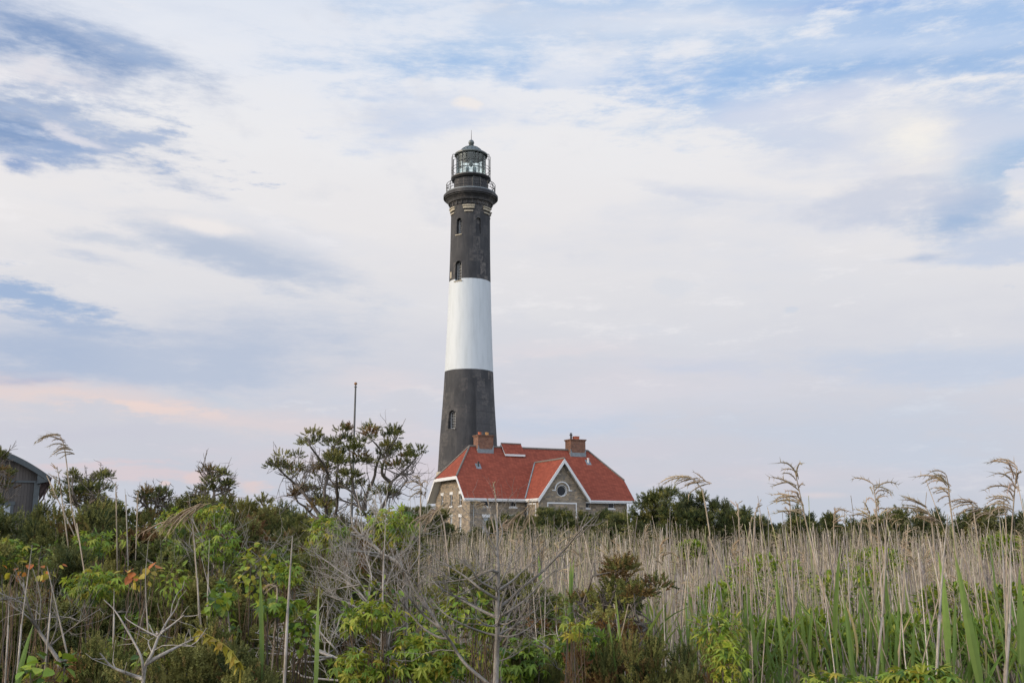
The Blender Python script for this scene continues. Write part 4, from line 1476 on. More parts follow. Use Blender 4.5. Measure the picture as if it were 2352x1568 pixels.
def traced_cedar(name, label, conv, zoom, limbs, tufts, Y, seed, r0=.02, pal=None):
    """a small open cedar: limbs and tufts stand where they were measured, with depth of their own"""
    rng = np.random.default_rng(seed)
    f = W(*conv(*limbs[0][0]), Y)
    g = float(terrain(f[0], f[1]))
    o = thing(name, label, 'tree', (f[0], f[1], g))
    off = -np.array([f[0], f[1], g])
    tb, cb, pts = MB(), MB(), []
    for i, l in enumerate(limbs):
        P = resample(pxline([conv(*p) for p in l], Y, rng, .25), 10)
        if i == 0:
            P = np.concatenate([[[f[0], f[1], g - .05]], P])
        tb.tube(P, np.linspace(r0 if i == 0 else r0 * .55, .005, len(P)), 5, BARK * rng.uniform(.85, 1.15))
        twigs(tb, rng, P[1 if i == 0 else 0:], .005, 9, .28, BARK * 1.1, 1, .3)
        pts.append(along(P, np.linspace(.35 if i == 0 else .1, 1, 20)))
    k = Y / F_PX / zoom
    for x, y, rx, ry in tufts:
        c = W(*conv(x, y), Y + rng.normal(0, .22))
        r = np.array([rx, (rx + ry) / 2, ry]) * k * 1.12
        clumps(cb, tb, rng, c, r, np.concatenate(pts), .062, pal)
    return adopt(o, tb.build('trunk', M['bark'], o, off=off), cb.build('crown', M['cedar'], o, off=off))


traced_cedar('sparse_cedar', 'sparse small cedar with a bare lower trunk standing alone on the left skyline', zr4, 4.0, [
    [(1965, 850), (1965, 700), (1965, 600), (1950, 500), (1900, 420), (1850, 340)], [(1965, 690), (1880, 640), (1800, 600)], [(1965, 610), (2060, 545), (2130, 530)],
    [(1950, 500), (2040, 450), (2090, 440)], [(1950, 530), (1870, 480), (1820, 400)], [(1965, 650), (2080, 600), (2120, 560)], [(1965, 740), (1920, 710), (1880, 700)]],
    [(1920, 420, 45, 25), (1945, 480, 70, 35), (2030, 460, 45, 25), (1960, 540, 90, 35), (2090, 530, 55, 35), (1830, 600, 45, 25), (1900, 570, 50, 30), (1900, 712, 40, 30), (2060, 600, 50, 26)], 11.5, 401)
traced_cedar('open_cedar', 'thin open cedar with two heads right of the boathouse', zr4, 4.0, [
    [(760, 900), (720, 760), (670, 640), (660, 480)], [(760, 860), (820, 720), (860, 640), (890, 560), (945, 470)], [(860, 640), (830, 560), (820, 500)], [(720, 760), (640, 690), (600, 600)], [(820, 720), (900, 660), (910, 590)]],
    [(655, 495, 50, 38), (690, 555, 50, 48), (630, 600, 55, 35), (720, 650, 60, 40), (820, 515, 38, 45), (795, 575, 60, 40), (900, 590, 36, 28), (935, 485, 38, 22), (850, 640, 60, 40), (840, 705, 70, 50), (690, 730, 90, 50)], 9.5, 402)
def z7(x, y): return (784.4 + x / 3.0, 1176 + y / 3.0)


traced_cedar('rusty_cedar', 'rust tinged upright cedar standing before the reeds right of the dead tree', z7, 3.0, [
    [(1945, 1290), (1930, 1000), (1920, 800), (1910, 600), (1900, 400)], [(1930, 920), (1820, 770), (1700, 690), (1620, 610)], [(1925, 720), (2020, 620), (2140, 520)], [(1930, 960), (2060, 870), (2100, 800)],
    [(1930, 960), (1830, 900), (1780, 840)], [(1920, 800), (1860, 700), (1820, 620)]],
    [(1870, 430, 60, 75), (1950, 400, 45, 65), (1900, 550, 85, 75), (1990, 570, 65, 55), (2080, 560, 60, 32), (2135, 522, 36, 18), (1640, 640, 45, 32), (1700, 690, 55, 42), (1745, 722, 55, 42), (1860, 640, 60, 40), (1990, 680, 70, 50), (1830, 800, 90, 65), (1960, 800, 110, 65), (2060, 860, 75, 55), (1840, 920, 100, 60), (2000, 950, 110, 60), (1920, 1030, 130, 70), (1770, 1010, 60, 60), (2080, 1010, 80, 60), (1900, 1150, 160, 80)],
    5.5, 404, .016, [.30, .12, .24, .34])
traced_cedar('green_cedar', 'green cedar standing right behind the dead tree in the middle', z7, 3.0, [
    [(1130, 1300), (1120, 900), (1090, 700), (1100, 500)], [(1120, 880), (1000, 700), (860, 560), (740, 440)], [(1120, 900), (1250, 700), (1340, 560)], [(1090, 720), (980, 600), (950, 480)], [(1120, 940), (1280, 800), (1380, 720)], [(1120, 900), (900, 760), (720, 620)]],
    [(760, 430, 60, 50), (860, 470, 70, 60), (700, 520, 70, 50), (950, 480, 70, 60), (1180, 480, 80, 60), (1280, 480, 70, 60), (1350, 560, 70, 60), (1385, 640, 60, 50), (1250, 600, 90, 70), (1150, 620, 80, 70), (880, 600, 100, 60), (980, 560, 60, 60), (1300, 720, 90, 60), (1200, 740, 80, 60), (900, 680, 90, 50), (760, 640, 60, 50), (1380, 760, 50, 40), (1330, 850, 60, 50), (1000, 700, 70, 60), (1050, 820, 90, 70), (880, 800, 90, 60)],
    6.2, 405, .02, [.42, .30, .20, .08])
traced_cedar('edge_cedar', 'dark cedar at the left frame edge in front of the boathouse wall', zr4, 4.0, [
    [(-90, 1000), (-80, 700), (-70, 480), (-60, 290)], [(-80, 600), (0, 540), (60, 540)], [(-70, 480), (0, 450), (40, 460)], [(-60, 400), (0, 330), (50, 290)], [(-85, 760), (0, 690), (50, 660)]],
    [(0, 300, 40, 22), (-60, 330, 60, 50), (5, 470, 32, 24), (0, 565, 36, 26), (-60, 420, 60, 50), (-20, 670, 40, 40), (-80, 560, 60, 60), (-60, 780, 80, 60)], 8.5, 406, .02)
traced_cedar('forked_cedar', 'ragged cedar with a forked top left of the sparse small cedar', zr4, 4.0, [
    [(1400, 960), (1395, 860), (1370, 780), (1340, 700), (1310, 640)], [(1395, 860), (1430, 740), (1480, 680), (1545, 640)], [(1370, 780), (1330, 740), (1290, 700)], [(1430, 740), (1490, 740), (1520, 700)]],
    [(1315, 645, 45, 26), (1350, 710, 60, 35), (1420, 715, 50, 30), (1510, 640, 50, 22), (1450, 670, 40, 25), (1490, 740, 65, 60), (1480, 800, 80, 50)], 10, 403)

# ------------------------------------------------------------------ cedars of the thicket

NEAR_KIND = {}


def make_kinds():
    for i in range(5):
        rng = np.random.default_rng(100 + i)
        h = 2.6 + .15 * i
        pal = [None, ([OLIVE, DARKG, GREYG, LIGHTO], [.35, .3, .25, .1]), ([LIGHTO, OLIVE, RUST, DARKG], [.4, .4, .08, .12]), None, ([OLIVE, RUST, LIGHTO, DARKG], [.4, .16, .24, .2])][i]
        NEAR_KIND['bush%d' % i] = (cedar('c', rng, h, 1.0 + .06 * i, style='bush', pal=pal), h)
    for i in range(2):
        rng = np.random.default_rng(140 + i)
        NEAR_KIND['cone%d' % i] = (cedar('c', rng, 2.6, .62, style='cone'), 2.6)
    for i in range(2):
        rng = np.random.default_rng(160 + i)
        NEAR_KIND['open%d' % i] = (cedar('c', rng, 3.0, .62, style='bush', limbs=13, dens=.75, lean=.10, bare=.3), 3.0)
    rng = np.random.default_rng(171)
    NEAR_KIND['rust0'] = (cedar('c', rng, 2.6, .62, style='cone', pal=([RUST, OLIVE, GREYG, LIGHTO], [.36, .28, .22, .14]), dens=1.15, limbs=26), 2.6)
    for i in range(4):
        rng = np.random.default_rng(180 + i)
        NEAR_KIND['flat%d' % i] = (cedar('c', rng, 4.6, 2.1, far=True, style='flat', lean=(-.12, .1, -.04, .14)[i], limbs=22, pal=([DARKG, OLIVE, LIGHTO, GREYG], [.42, .33, .12, .13])), 4.6)
    for i in range(3):
        rng = np.random.default_rng(200 + i)
        NEAR_KIND['far%d' % i] = (cedar('c', rng, 4.0, 1.7, far=True, style='bush', limbs=24, pal=([DARKG, OLIVE, LIGHTO, GREYG], [.38, .36, .13, .13])), 4.0)


make_kinds()
for _k, ((_t, _c), _h) in list(NEAR_KIND.items()):      # real height: the topmost sprays
    _z = np.empty(len(_c.data.vertices) * 3, np.float32)
    _c.data.vertices.foreach_get('co', _z)
    NEAR_KIND[_k] = ((_t, _c), float(np.percentile(_z[2::3], 99.7)))
USED = set()


def place(kind, name, label, cat, px, py, Y, group=None, wide=1.0, rz=0.0, tilt=(0, 0)):
    """stand a plant of a kind so that its top reaches the measured height at its distance"""
    (tr, cr), h = NEAR_KIND[kind]
    p = W(px, py, Y)
    g = float(terrain(p[0], p[1]))
    sc = (p[2] - g) / h
    o = thing(name, label, cat, (p[0], p[1], g), rz, group)
    o.scale = (sc * wide, sc * wide, sc)
    o.rotation_euler = (tilt[0], tilt[1], rz)
    for ch in (tr, cr):
        c = ch if kind not in USED else ch.copy()
        if kind in USED:
            COL.objects.link(c)
        c.parent = o
    USED.add(kind)
    return o


def build_thicket():
    rng = np.random.default_rng(21)
    G = 'cedars of the thicket on the left'
    solo = [
        ('bush2', 'cedar', 'round bushy cedar just right of the sparse small cedar on the skyline', 535, 1142, 13, .75),
        ('bush3', 'cedar', 'broad cedar directly below the boathouse window', 70, 1136, 9.5, .5),
        ('cone0', 'cedar', 'small pointed cedar below the leftmost dark reed heads', 276, 1152, 11, .9),
        ('cone1', 'cedar', 'pointed dark cedar close left of the sparse small cedar', 432, 1146, 12, 1.0),
    ]
    for i, (kd, nm, lb, px, py, Y, wd) in enumerate(solo):
        place(kd, nm, lb, 'tree', px, py, Y, None, wd, rng.uniform(0, 6.28))
    mass = [  # px, top py, depth, width
        (20, 1180, 7.5, .8), (130, 1172, 9, .8), (250, 1176, 8.5, .85), (370, 1178, 9.5, .9), (470, 1172, 10, .85), (560, 1188, 11.5, .9), (640, 1225, 13, .9), (705, 1240, 11, .8),
        (60, 1270, 6.6, .8), (200, 1262, 6.8, .85), (330, 1252, 7.2, .85), (450, 1250, 7.6, .85), (570, 1268, 8, .9), (650, 1275, 9, .9), (730, 1285, 9, .9),
        (85, 1335, 6.3, .75), (265, 1325, 6.4, .75), (400, 1312, 6.7, .75), (520, 1325, 6.9, .75), (620, 1335, 7.1, .7), (705, 1350, 7.2, .7),
        (10, 1390, 5.8, .7), (130, 1385, 6.0, .7), (590, 1420, 5.9, .6), (690, 1450, 6.0, .55), (320, 1390, 6.2, .7), (430, 1380, 6.3, .7), (520, 1390, 6.4, .75), (640, 1370, 6.8, .75), (720, 1400, 7.0, .7),
    ]
    for i, (px, py, Y, wd) in enumerate(mass):
        kd = 'bush%d' % rng.integers(0, 5)
        place(kd, 'thicket_cedar', 'olive green cedar growing among others in the dense thicket left of the dead branches', 'tree', px, py + 6, Y, G, wd, rng.uniform(0, 6.28))
    place('bush2', 'low_cedar', 'low bright olive cedar at the bottom edge beside the forked white branch', 'tree', 195, 1482, 4.6, None, .42, 1.0)
    place('bush2', 'low_cedar', 'low bright olive cedar carrying a yellow creeper at the bottom edge', 'tree', 505, 1452, 4.7, None, .62, 3.4)
    place('bush1', 'low_cedar', 'low green cedar between the yellow creeper and the thick leaning reed', 'tree', 610, 1492, 4.6, None, .5, 5.0)
    # middle and right
    place('bush4', 'rusty_cedar', 'low rust tinged cedar at the bottom edge under the narrow cedar', 'tree', 1440, 1470, 4.7, None, .5, .5)
    place('bush4', 'rusty_cedar', 'low greyish cedar at the bottom edge right of the narrow cedar', 'tree', 1560, 1500, 4.7, None, .5, 2.6)
    place('bush1', 'cedar', 'dark low cedar at the bottom edge right of the dead tree trunk', 'tree', 1265, 1490, 5.0, None, .5, 4.4)
    # round the foot of the twisted cedar
    for px, py, Y, wd, kd in ((775, 1152, 20, .7, 'bush0'), (845, 1180, 19, .8, 'bush3'), (930, 1170, 22, .7, 'bush1'), (720, 1185, 24, .8, 'bush0'), (880, 1205, 15, .7, 'bush4')):
        place(kd, 'cedar', 'dark cedar crowded round the foot of the twisted cedar', 'tree', px, py, Y, 'cedars at the foot of the twisted cedar', wd, rng.uniform(0, 6.28))
    # far left gap
    for px, py, Y in ((575, 1186, 32), (598, 1172, 34), (622, 1162, 33), (648, 1166, 34), (668, 1180, 30), (690, 1186, 36)):
        place('far%d' % rng.integers(0, 3), 'distant_cedar', 'small distant cedar in the skyline gap left of the twisted cedar', 'tree', px, py, Y, 'distant cedars in the gap', .62, rng.uniform(0, 6.28))
    # hedge before the house
    row = [(925, 1160, 62), (950, 1152, 60), (985, 1150, 66), (1003, 1158, 58), (1030, 1190, 70), (1062, 1205, 72), (1100, 1198, 76), (1135, 1180, 80), (1165, 1166, 82), (1195, 1168, 80), (1222, 1172, 84), (1250, 1152, 82), (1285, 1156, 84), (1312, 1164, 82), (1345, 1160, 84), (1378, 1158, 82), (1405, 1162, 80), (1432, 1168, 78), (1465, 1175, 74)]
    for i, (px, py, Y) in enumerate(row):
        kd = ('flat%d' % rng.integers(0, 4)) if rng.uniform() < .5 else 'far%d' % rng.integers(0, 3)
        left = px < 1060
        place(kd, 'hedge_cedar', 'dark cedar beside the left gable of the stone house' if left else 'dark cedar in the row before the front wall of the stone house', 'tree', px, py + 13, Y, 'cedars left of the house' if left else 'cedars before the house', .95, rng.uniform(0, 6.28))
    # right skyline
    place('flat0', 'flat_cedar', 'tall flat topped cedar right of the house, tallest on the right skyline', 'tree', 1528, 1120, 62, None, .85, .2)
    place('flat2', 'flat_cedar', 'broad dark cedar right beside the tallest cedar of the right skyline', 'tree', 1592, 1130, 60, None, .85, 2.2)
    place('flat3', 'flat_cedar', 'wind bent cedar sloping down to the right of the broad dark cedar', 'tree', 1640, 1146, 60, None, .7, .3)
    sky = [(1500, 1160, 66), (1560, 1155, 60), (1690, 1168, 64), (1730, 1180, 62), (1760, 1190, 60), (1800, 1196, 64), (1832, 1172, 58), (1868, 1184, 60), (1905, 1194, 64), (1945, 1200, 60), (1985, 1186, 62), (2020, 1178, 58), (2055, 1176, 60), (2090, 1186, 58), (2130, 1184, 62), (2165, 1194, 60), (2200, 1200, 62), (2240, 1190, 58), (2275, 1172, 56), (2310, 1186, 58), (2345, 1180, 56), (2385, 1190, 58)]
    for px, py, Y in sky:
        kd = ('flat%d' % rng.integers(0, 4)) if rng.uniform() < .7 else 'far%d' % rng.integers(0, 3)
        py += rng.uniform(-16, 8)
        place(kd, 'skyline_cedar', 'low wind bent cedar along the right skyline beyond the reeds', 'tree', px, py, Y, 'cedars along the right skyline', rng.uniform(.7, 1.1), rng.choice([0.0, .3, 6.0, 2.9]))
    for kd in list(NEAR_KIND):
        if kd not in USED:
            for ch in NEAR_KIND[kd][0]:
                bpy.data.objects.remove(ch)


build_thicket()

# ------------------------------------------------------------------ dead branches


def zr3(x, y): return (784.4 + x / 3.0, 1176 + y / 3.0)
def zb3(x, y): return (764.4 + x / 4.70, 1234.8 + y / 4.70)
def zb2(x, y): return (382 + x / 4.70, 1234.8 + y / 4.70)
def zb1(x, y): return (x / 4.70, 1234.8 + y / 4.70)


def dead_bush(name, label, conv, limbs, Y, seed, root, r0=.012, ntw=12, ltw=.4, col=DEAD, dy=.3, depth=1, sub=None):
    """leafless shrub: limbs traced where they stand, twigs grown on them, rooted in the ground"""
    rng = np.random.default_rng(seed)
    rt = W(*conv(*root), Y)
    g = float(terrain(rt[0], rt[1]))
    o = thing(name, label, 'dead shrub' if name != 'dead_tree' else 'dead tree', (rt[0], rt[1], g))
    off = -np.array(o.location)
    tb = MB()
    foot = np.array([rt[0], rt[1], g - .05])
    main = None
    for i, l in enumerate(limbs):
        pts, r = (l, r0) if not isinstance(l, tuple) or not isinstance(l[1], float) else l
        P = resample(pxline([conv(*p) for p in pts], Y, rng, dy), max(8, 3 * len(pts)))
        if main is None:
            P = np.concatenate([[foot, foot * .5 + P[0] * .5 + rng.normal(0, .02, 3)], P])
            main = P
        else:                                  # start at the nearest point of the stem
            d = np.linalg.norm(main - P[0], axis=1)
            j = int(np.argmin(d))
            if d[j] < .5:
                P[:, :] += (main[j] - P[0]) * np.linspace(1, 0, len(P))[:, None] ** 3
            else:
                P = np.concatenate([[foot], P])
        tb.tube(P, np.linspace(r, r * .3, len(P)), 6, col * rng.uniform(.85, 1.15))
        if ntw:
            twigs(tb, rng, P[len(P) // 5:], r * .32, ntw, ltw, col, depth)
    t = tb.build('branches', M['bark'], o, off=off, smooth=True)
    return adopt(o, t)


dead_bush('dead_tree', 'grey leafless dead tree with a straight stem and rising branches in the centre foreground', zr3, [
    ([(1060, 1240), (1062, 1177), (1068, 1000), (1075, 800), (1075, 600), (1080, 400), (1070, 250), (1075, 150), (1060, 20)], .0160),
    ([(1065, 745), (950, 680), (800, 590), (680, 520), (620, 460)], 0.0070),
    ([(1050, 580), (950, 520), (850, 440), (740, 370), (640, 320)], 0.0061),
    ([(1060, 430), (1015, 408), (960, 425), (880, 455), (760, 475), (625, 490)], 0.0070),
    ([(1015, 415), (960, 480), (880, 530), (780, 575), (700, 560)], 0.0041),
    ([(1055, 890), (960, 840), (820, 770), (700, 690), (620, 600)], 0.0049),
    ([(1058, 545), (940, 470), (890, 390), (800, 330)], 0.0049),
    ([(1058, 810), (980, 770), (900, 700)], 0.0041),
    ([(1085, 640), (1160, 590), (1260, 500), (1380, 410), (1480, 310), (1560, 230), (1640, 130), (1740, 30)], 0.0070),
    ([(1085, 710), (1200, 650), (1290, 580), (1380, 480), (1480, 390)], 0.0061),
    ([(1080, 520), (1170, 470), (1250, 400), (1340, 320), (1380, 240)], 0.0053),
    ([(1078, 800), (1150, 690), (1200, 600), (1220, 520)], 0.0057),
    ([(1080, 960), (1140, 840), (1200, 770), (1290, 600)], 0.0049),
    ([(1085, 830), (1200, 770), (1300, 700), (1380, 640)], 0.0041),
    ([(1080, 930), (1200, 870), (1320, 780), (1400, 700)], 0.0041),
    ([(1080, 1040), (1200, 980), (1340, 870)], 0.0033),
    ([(1075, 520), (1120, 430), (1160, 350), (1170, 250)], 0.0041),
    ([(1075, 250), (1020, 170), (980, 60), (960, 10)], 0.0041), ([(1075, 200), (1110, 120), (1090, 40), (1110, -30)], 0.0033),
], 4.3, 31, (1058, 1300), ntw=8, ltw=.26, col=DEAD * .58, dy=.16)

dead_bush('dead_shrub', 'long dark dead stem slanting up left from the foot of the dead tree', zr3, [
    ([(1060, 1230), (1000, 1170), (870, 1060), (800, 970), (760, 900), (680, 790), (600, 660), (540, 540), (480, 440), (430, 400)], .0085),
    ([(800, 970), (690, 900), (560, 800), (470, 690), (400, 600)], .006), ([(680, 790), (560, 700), (470, 590), (380, 500)], .006),
    ([(600, 660), (520, 560), (450, 430), (380, 330)], .005)], 4.35, 32, (1080, 1400), ntw=9, ltw=.28, col=DEAD * .55, dy=.14)

dead_bush('dead_shrub', 'large tangled grey dead bush spreading left of the dead tree', zb3, [
    ([(930, 1700), (830, 1560), (700, 1370), (600, 1180), (520, 980), (460, 800), (400, 640), (300, 500)], .013),
    ([(600, 1180), (420, 1040), (200, 900), (0, 730), (-130, 640)], .008),
    ([(700, 1370), (500, 1300), (200, 1150), (0, 1010), (-160, 960)], .008),
    ([(520, 980), (350, 800), (180, 700), (0, 640), (-140, 560)], .008),
    ([(460, 800), (250, 560), (80, 420), (-120, 300)], .007), ([(400, 640), (420, 420), (360, 200), (330, 60)], .006),
    ([(520, 980), (640, 780), (700, 560), (690, 380)], .006), ([(460, 800), (560, 560), (640, 330), (700, 200)], .006),
    ([(600, 1180), (760, 1000), (850, 800), (830, 620)], .006), ([(300, 500), (180, 300), (140, 120)], .005), ([(250, 560), (60, 560), (-120, 600), (-260, 620)], .005),
    ([(500, 1300), (300, 1330), (100, 1290), (-100, 1230)], .006), ([(350, 800), (240, 620), (160, 420), (60, 260)], .005), ([(-120, 300), (-180, 180), (-260, 120)], .004),
], 6.6, 33, (980, 2100), ntw=17, ltw=.46, col=DEAD * .95, dy=.30)

dead_bush('dead_shrub', 'thick grey broken limb leaning left above the tangled dead bush', zb3, [
    ([(780, 420), (700, 260), (560, 190), (430, 70), (310, -20), (200, -130)], .020),
    ([(760, 300), (710, 150), (650, 20), (560, -130), (500, -200)], .013), ([(700, 260), (820, 120), (900, -40), (960, -160)], .010),
    ([(650, 20), (760, -60), (820, -180)], .007), ([(560, 190), (400, 180), (240, 120), (120, 110)], .008)], 7.4, 34, (900, 900), ntw=14, ltw=.5, col=DEAD * .95, dy=.35)

dead_bush('dead_shrub', 'pale dead branches reaching left beside the thick leaning reed', zb2, [
    ([(2300, 1560), (1930, 1330), (1700, 1250), (1500, 1150), (1350, 1100), (1200, 1080), (960, 1020)], .0095),
    ([(1930, 1330), (1820, 1180), (1700, 1060), (1560, 850)], .006), ([(1700, 1250), (1500, 1330), (1320, 1240), (1210, 1150)], .006),
    ([(2300, 1560), (1900, 1540), (1500, 1500), (1400, 1440), (1180, 1440)], .008), ([(1930, 1330), (1640, 1200), (1330, 1040)], .005),
    ([(1350, 1100), (1300, 1010), (1260, 900)], .004), ([(1500, 1500), (1380, 1330), (1220, 1260), (910, 1230)], .006)], 5.4, 35, (2500, 2000), ntw=8, ltw=.24, col=DEAD * 1.15, dy=.2)

dead_bush('dead_shrub', 'forked bare white branch standing at the bottom left', zb1, [
    ([(1530, 1640), (1545, 1560), (1570, 1380), (1640, 1250), (1710, 1070), (1760, 1010), (1840, 950), (1930, 880), (1990, 830)], .0088),
    ([(1570, 1500), (1540, 1290), (1440, 1100), (1320, 900), (1230, 770), (1120, 665)], .006),
    ([(1760, 1010), (1820, 880), (1880, 790), (1930, 700)], .005), ([(1710, 1070), (1690, 1040), (1620, 1050)], .009),
    ([(1640, 1250), (1800, 1210), (1930, 1165), (2090, 1090)], .009), ([(1560, 1440), (1450, 1450), (1330, 1430), (1200, 1380), (1080, 1240)], .009),
    ([(1330, 900), (1350, 840)], .003), ([(1640, 1250), (1600, 1130), (1640, 1080)], .004)], 4.15, 36, (1540, 1900), ntw=4, ltw=.2, col=DEAD * .85, dy=.1, depth=0)

dead_bush('dead_shrub', 'bare brown twiggy shrub between the leaning reeds on the left', lambda x, y: (x, y), [
    ([(530, 1420), (520, 1370), (500, 1310), (470, 1250), (440, 1190)], .010), ([(520, 1370), (560, 1320), (600, 1280), (640, 1240)], .007), ([(500, 1310), (450, 1270), (420, 1240)], .006),
    ([(510, 1340), (560, 1340), (620, 1310), (660, 1260)], .006), ([(500, 1310), (520, 1250), (560, 1200)], .006), ([(520, 1390), (450, 1350), (390, 1330), (350, 1290)], .006), ([(525, 1400), (590, 1400), (640, 1370)], .005)],
    7.2, 37, (540, 1560), ntw=14, ltw=.42, col=DEAD * .72, dy=.25)

dead_bush('dead_shrub', 'low grey forked twigs at the bottom right of the dead tree', zr3, [
    ([(1680, 1260), (1640, 1160), (1600, 1090), (1550, 980), (1490, 850), (1480, 780)], .0075), ([(1600, 1090), (1500, 990), (1380, 900), (1320, 860)], .005), ([(1640, 1160), (1700, 1000), (1760, 880)], .005),
    ([(1600, 1090), (1500, 1080), (1420, 1000)], .004), ([(1550, 980), (1600, 880), (1620, 800)], .004)], 4.9, 38, (1690, 1330), ntw=7, ltw=.2, col=DEAD * .9, dy=.1)

dead_bush('dead_shrub', 'long bare stem lying among the cedars at the far left', zb1, [
    ([(640, 1330), (520, 1150), (420, 1000), (340, 830), (280, 640), (250, 480)], .012), ([(420, 1000), (300, 850), (160, 760)], .006), ([(640, 1330), (900, 1280), (1090, 1180)], .006), ([(340, 830), (400, 700), (440, 560)], .004),
    ([(520, 1150), (700, 1020), (900, 880), (1090, 760)], .005), ([(700, 1020), (640, 860), (560, 740)], .004)], 5.3, 39, (720, 1500), ntw=10, ltw=.3, col=DEAD * .62, dy=.2)

# ------------------------------------------------------------------ reeds

TAN, PALE, MAUVE, GREENR = np.array([.43, .36, .27]), np.array([.58, .53, .46]), np.array([.30, .26, .25]), np.array([.38, .41, .17])
PLUMEC = np.array([.48, .385, .275])


def reedcol(rng):
    return [TAN, PALE, MAUVE, GREENR][rng.choice(4, p=[.34, .28, .26, .12])] * rng.uniform(.6, 1.18)


def stem_mesh(mb, rng, P, r, col, sides=5, end=.42):
    n = len(P)
    c = np.tile(col, (n, 1)) * rng.uniform(.8, 1.15, (n, 1))
    mb.tube(P, np.linspace(1, end, n) ** .8 * r, sides, c)


def plume_mesh(mb, rng, tip, axis, L, side, n=16, full=1.0, droop=.6, ribs=6):
    """drooping tassel of the reed: strands leave the top of the stem to one side and hang"""
    axis = unit(np.asarray(axis, float)); side = unit(np.asarray(side, float))
    for i in range(n):
        t = i / n
        b = tip - axis * L * .62 * t + axis * L * .35 * (1 - t) * 0
        l = L * rng.uniform(.2, .66) * (1 - .25 * abs(t - .35)) * full
        a = rng.normal(0, .75)
        sd = side * math.cos(a) + np.cross(axis, side) * math.sin(a)
        d = axis * rng.uniform(.4, 1.1) + sd * rng.uniform(.3, .9)
        dk = rng.uniform(.15, .55)
        b = b + rng.normal(0, .006, 3)
        d /= np.linalg.norm(d)
        q = [b]
        for j in range(ribs):
            d = d + np.array([0, 0, -min(.20, droop * dk)]) + sd * .06 + rng.normal(0, .05, 3)
            d /= np.linalg.norm(d)
            q.append(q[-1] + d * l / ribs)
        q = np.array(q)
        w = l * .017 + .0014
        m = len(q)
        wd = np.sin(np.linspace(.12, 1, m) * np.pi) ** .7 * w + .0008
        c = PLUMEC * rng.uniform(.7, 1.25) * np.array([1, rng.uniform(.94, 1.05), rng.uniform(.9, 1.1)])
        mb.tube(q, wd, 3, c)
        for j in range(1, m):                      # hairs
            for s_ in range(3):
                h = q[j]; e = h + (unit(q[j] - q[j - 1]) * .7 + rng.normal(0, .45, 3)) * l * .19
                u = np.cross(e - h, [.3, .5, .8]); u = u / (np.linalg.norm(u) + 1e-9) * .0022
                mb.add([h - u, h + u, e], np.array([[0, 1, 2]]), c * rng.uniform(.85, 1.2))


def dead_leaf(mb, rng, b, d, l, w, col):
    m = 5
    q = [b]; d = unit(np.asarray(d, float))
    for j in range(m):
        d = unit(d + np.array([0, 0, -.22]) + rng.normal(0, .1, 3))
        q.append(q[-1] + d * l / m)
    q = np.array(q)
    u = unit(np.cross(d, [0, 0, 1.0])) * w
    wd = np.linspace(1, .05, m + 1)[:, None]
    V = np.concatenate([q - u * wd, q + u * wd]); n = m + 1
    i = np.arange(m)
    mb.add(V, np.stack([i, i + 1, n + i + 1, n + i], -1), col)


REED_VAR = []


def make_reed_variants():
    for v in range(10):
        rng = np.random.default_rng(300 + v)
        h = 3.0
        bend = rng.normal(0, .09)
        t = np.linspace(0, 1, 8)
        P = np.stack([bend * h * t ** 2 + rng.normal(0, .006, 8), rng.normal(0, .05) * h * t ** 2, h * t], -1)
        sb, pb = MB(), MB()
        stem_mesh(sb, rng, P, .0052, reedcol(rng))
        if v < 4:
            a = rng.uniform(0, 6.28)
            plume_mesh(pb, rng, P[-1], P[-1] - P[-2], .22 * rng.uniform(.75, 1.15), (math.cos(a), math.sin(a), 0), 10 if v < 3 else 8, .9 if v < 3 else .5, .32 if v < 3 else .12)
        else:
            dead_leaf(pb, rng, along(P, [rng.uniform(.5, .8)])[0], (rng.normal(), rng.normal(), .2), .2, .006, TAN)
        REED_VAR.append((sb.build('stem', M['reed'], smooth=True), pb.build('plume' if v < 4 else 'leaf', M['plume'], smooth=True), h))


make_reed_variants()


def tall_reed(label, pts, Y, plume=None, r=.0055, col=None, seed=0, group=None, name='tall_reed'):
    """a reed traced down from its tip; plume = (length, side x, fullness, droop, strands)"""
    rng = np.random.default_rng(900 + seed)
    P = np.array([W(x, y, Y) for x, y in pts])[::-1]          # foot first
    d = unit(P[0] - P[min(1, len(P) - 1)])
    g = float(terrain(P[0][0], P[0][1]))
    foot = P[0] + d * ((P[0][2] - g) / max(.25, -d[2]))
    foot[2] = g - .03
    o = thing(name, label, 'reed', (foot[0], foot[1], g), 0, group)
    off = -np.array([foot[0], foot[1], g])
    Q = resample(np.concatenate([[foot], P]), 12)
    sb = MB()
    stem_mesh(sb, rng, Q, r, reedcol(rng) if col is None else col, 6, .42 if plume else .14)
    parts = [sb.build('stem', M['reed'], o, smooth=True, off=off)]
    if plume:
        L_, sx, full, droop, n = plume
        pb = MB()
        plume_mesh(pb, rng, Q[-1], Q[-1] - Q[-2], L_, (sx, rng.normal(0, .3), 0), n, full, droop, 7)
        parts.append(pb.build('plume', M['plume'], o, smooth=True, off=off))
    return adopt(o, *parts)


def r8(x, y): return (1568 + x / 3.0, 1058.4 + y / 3.0)


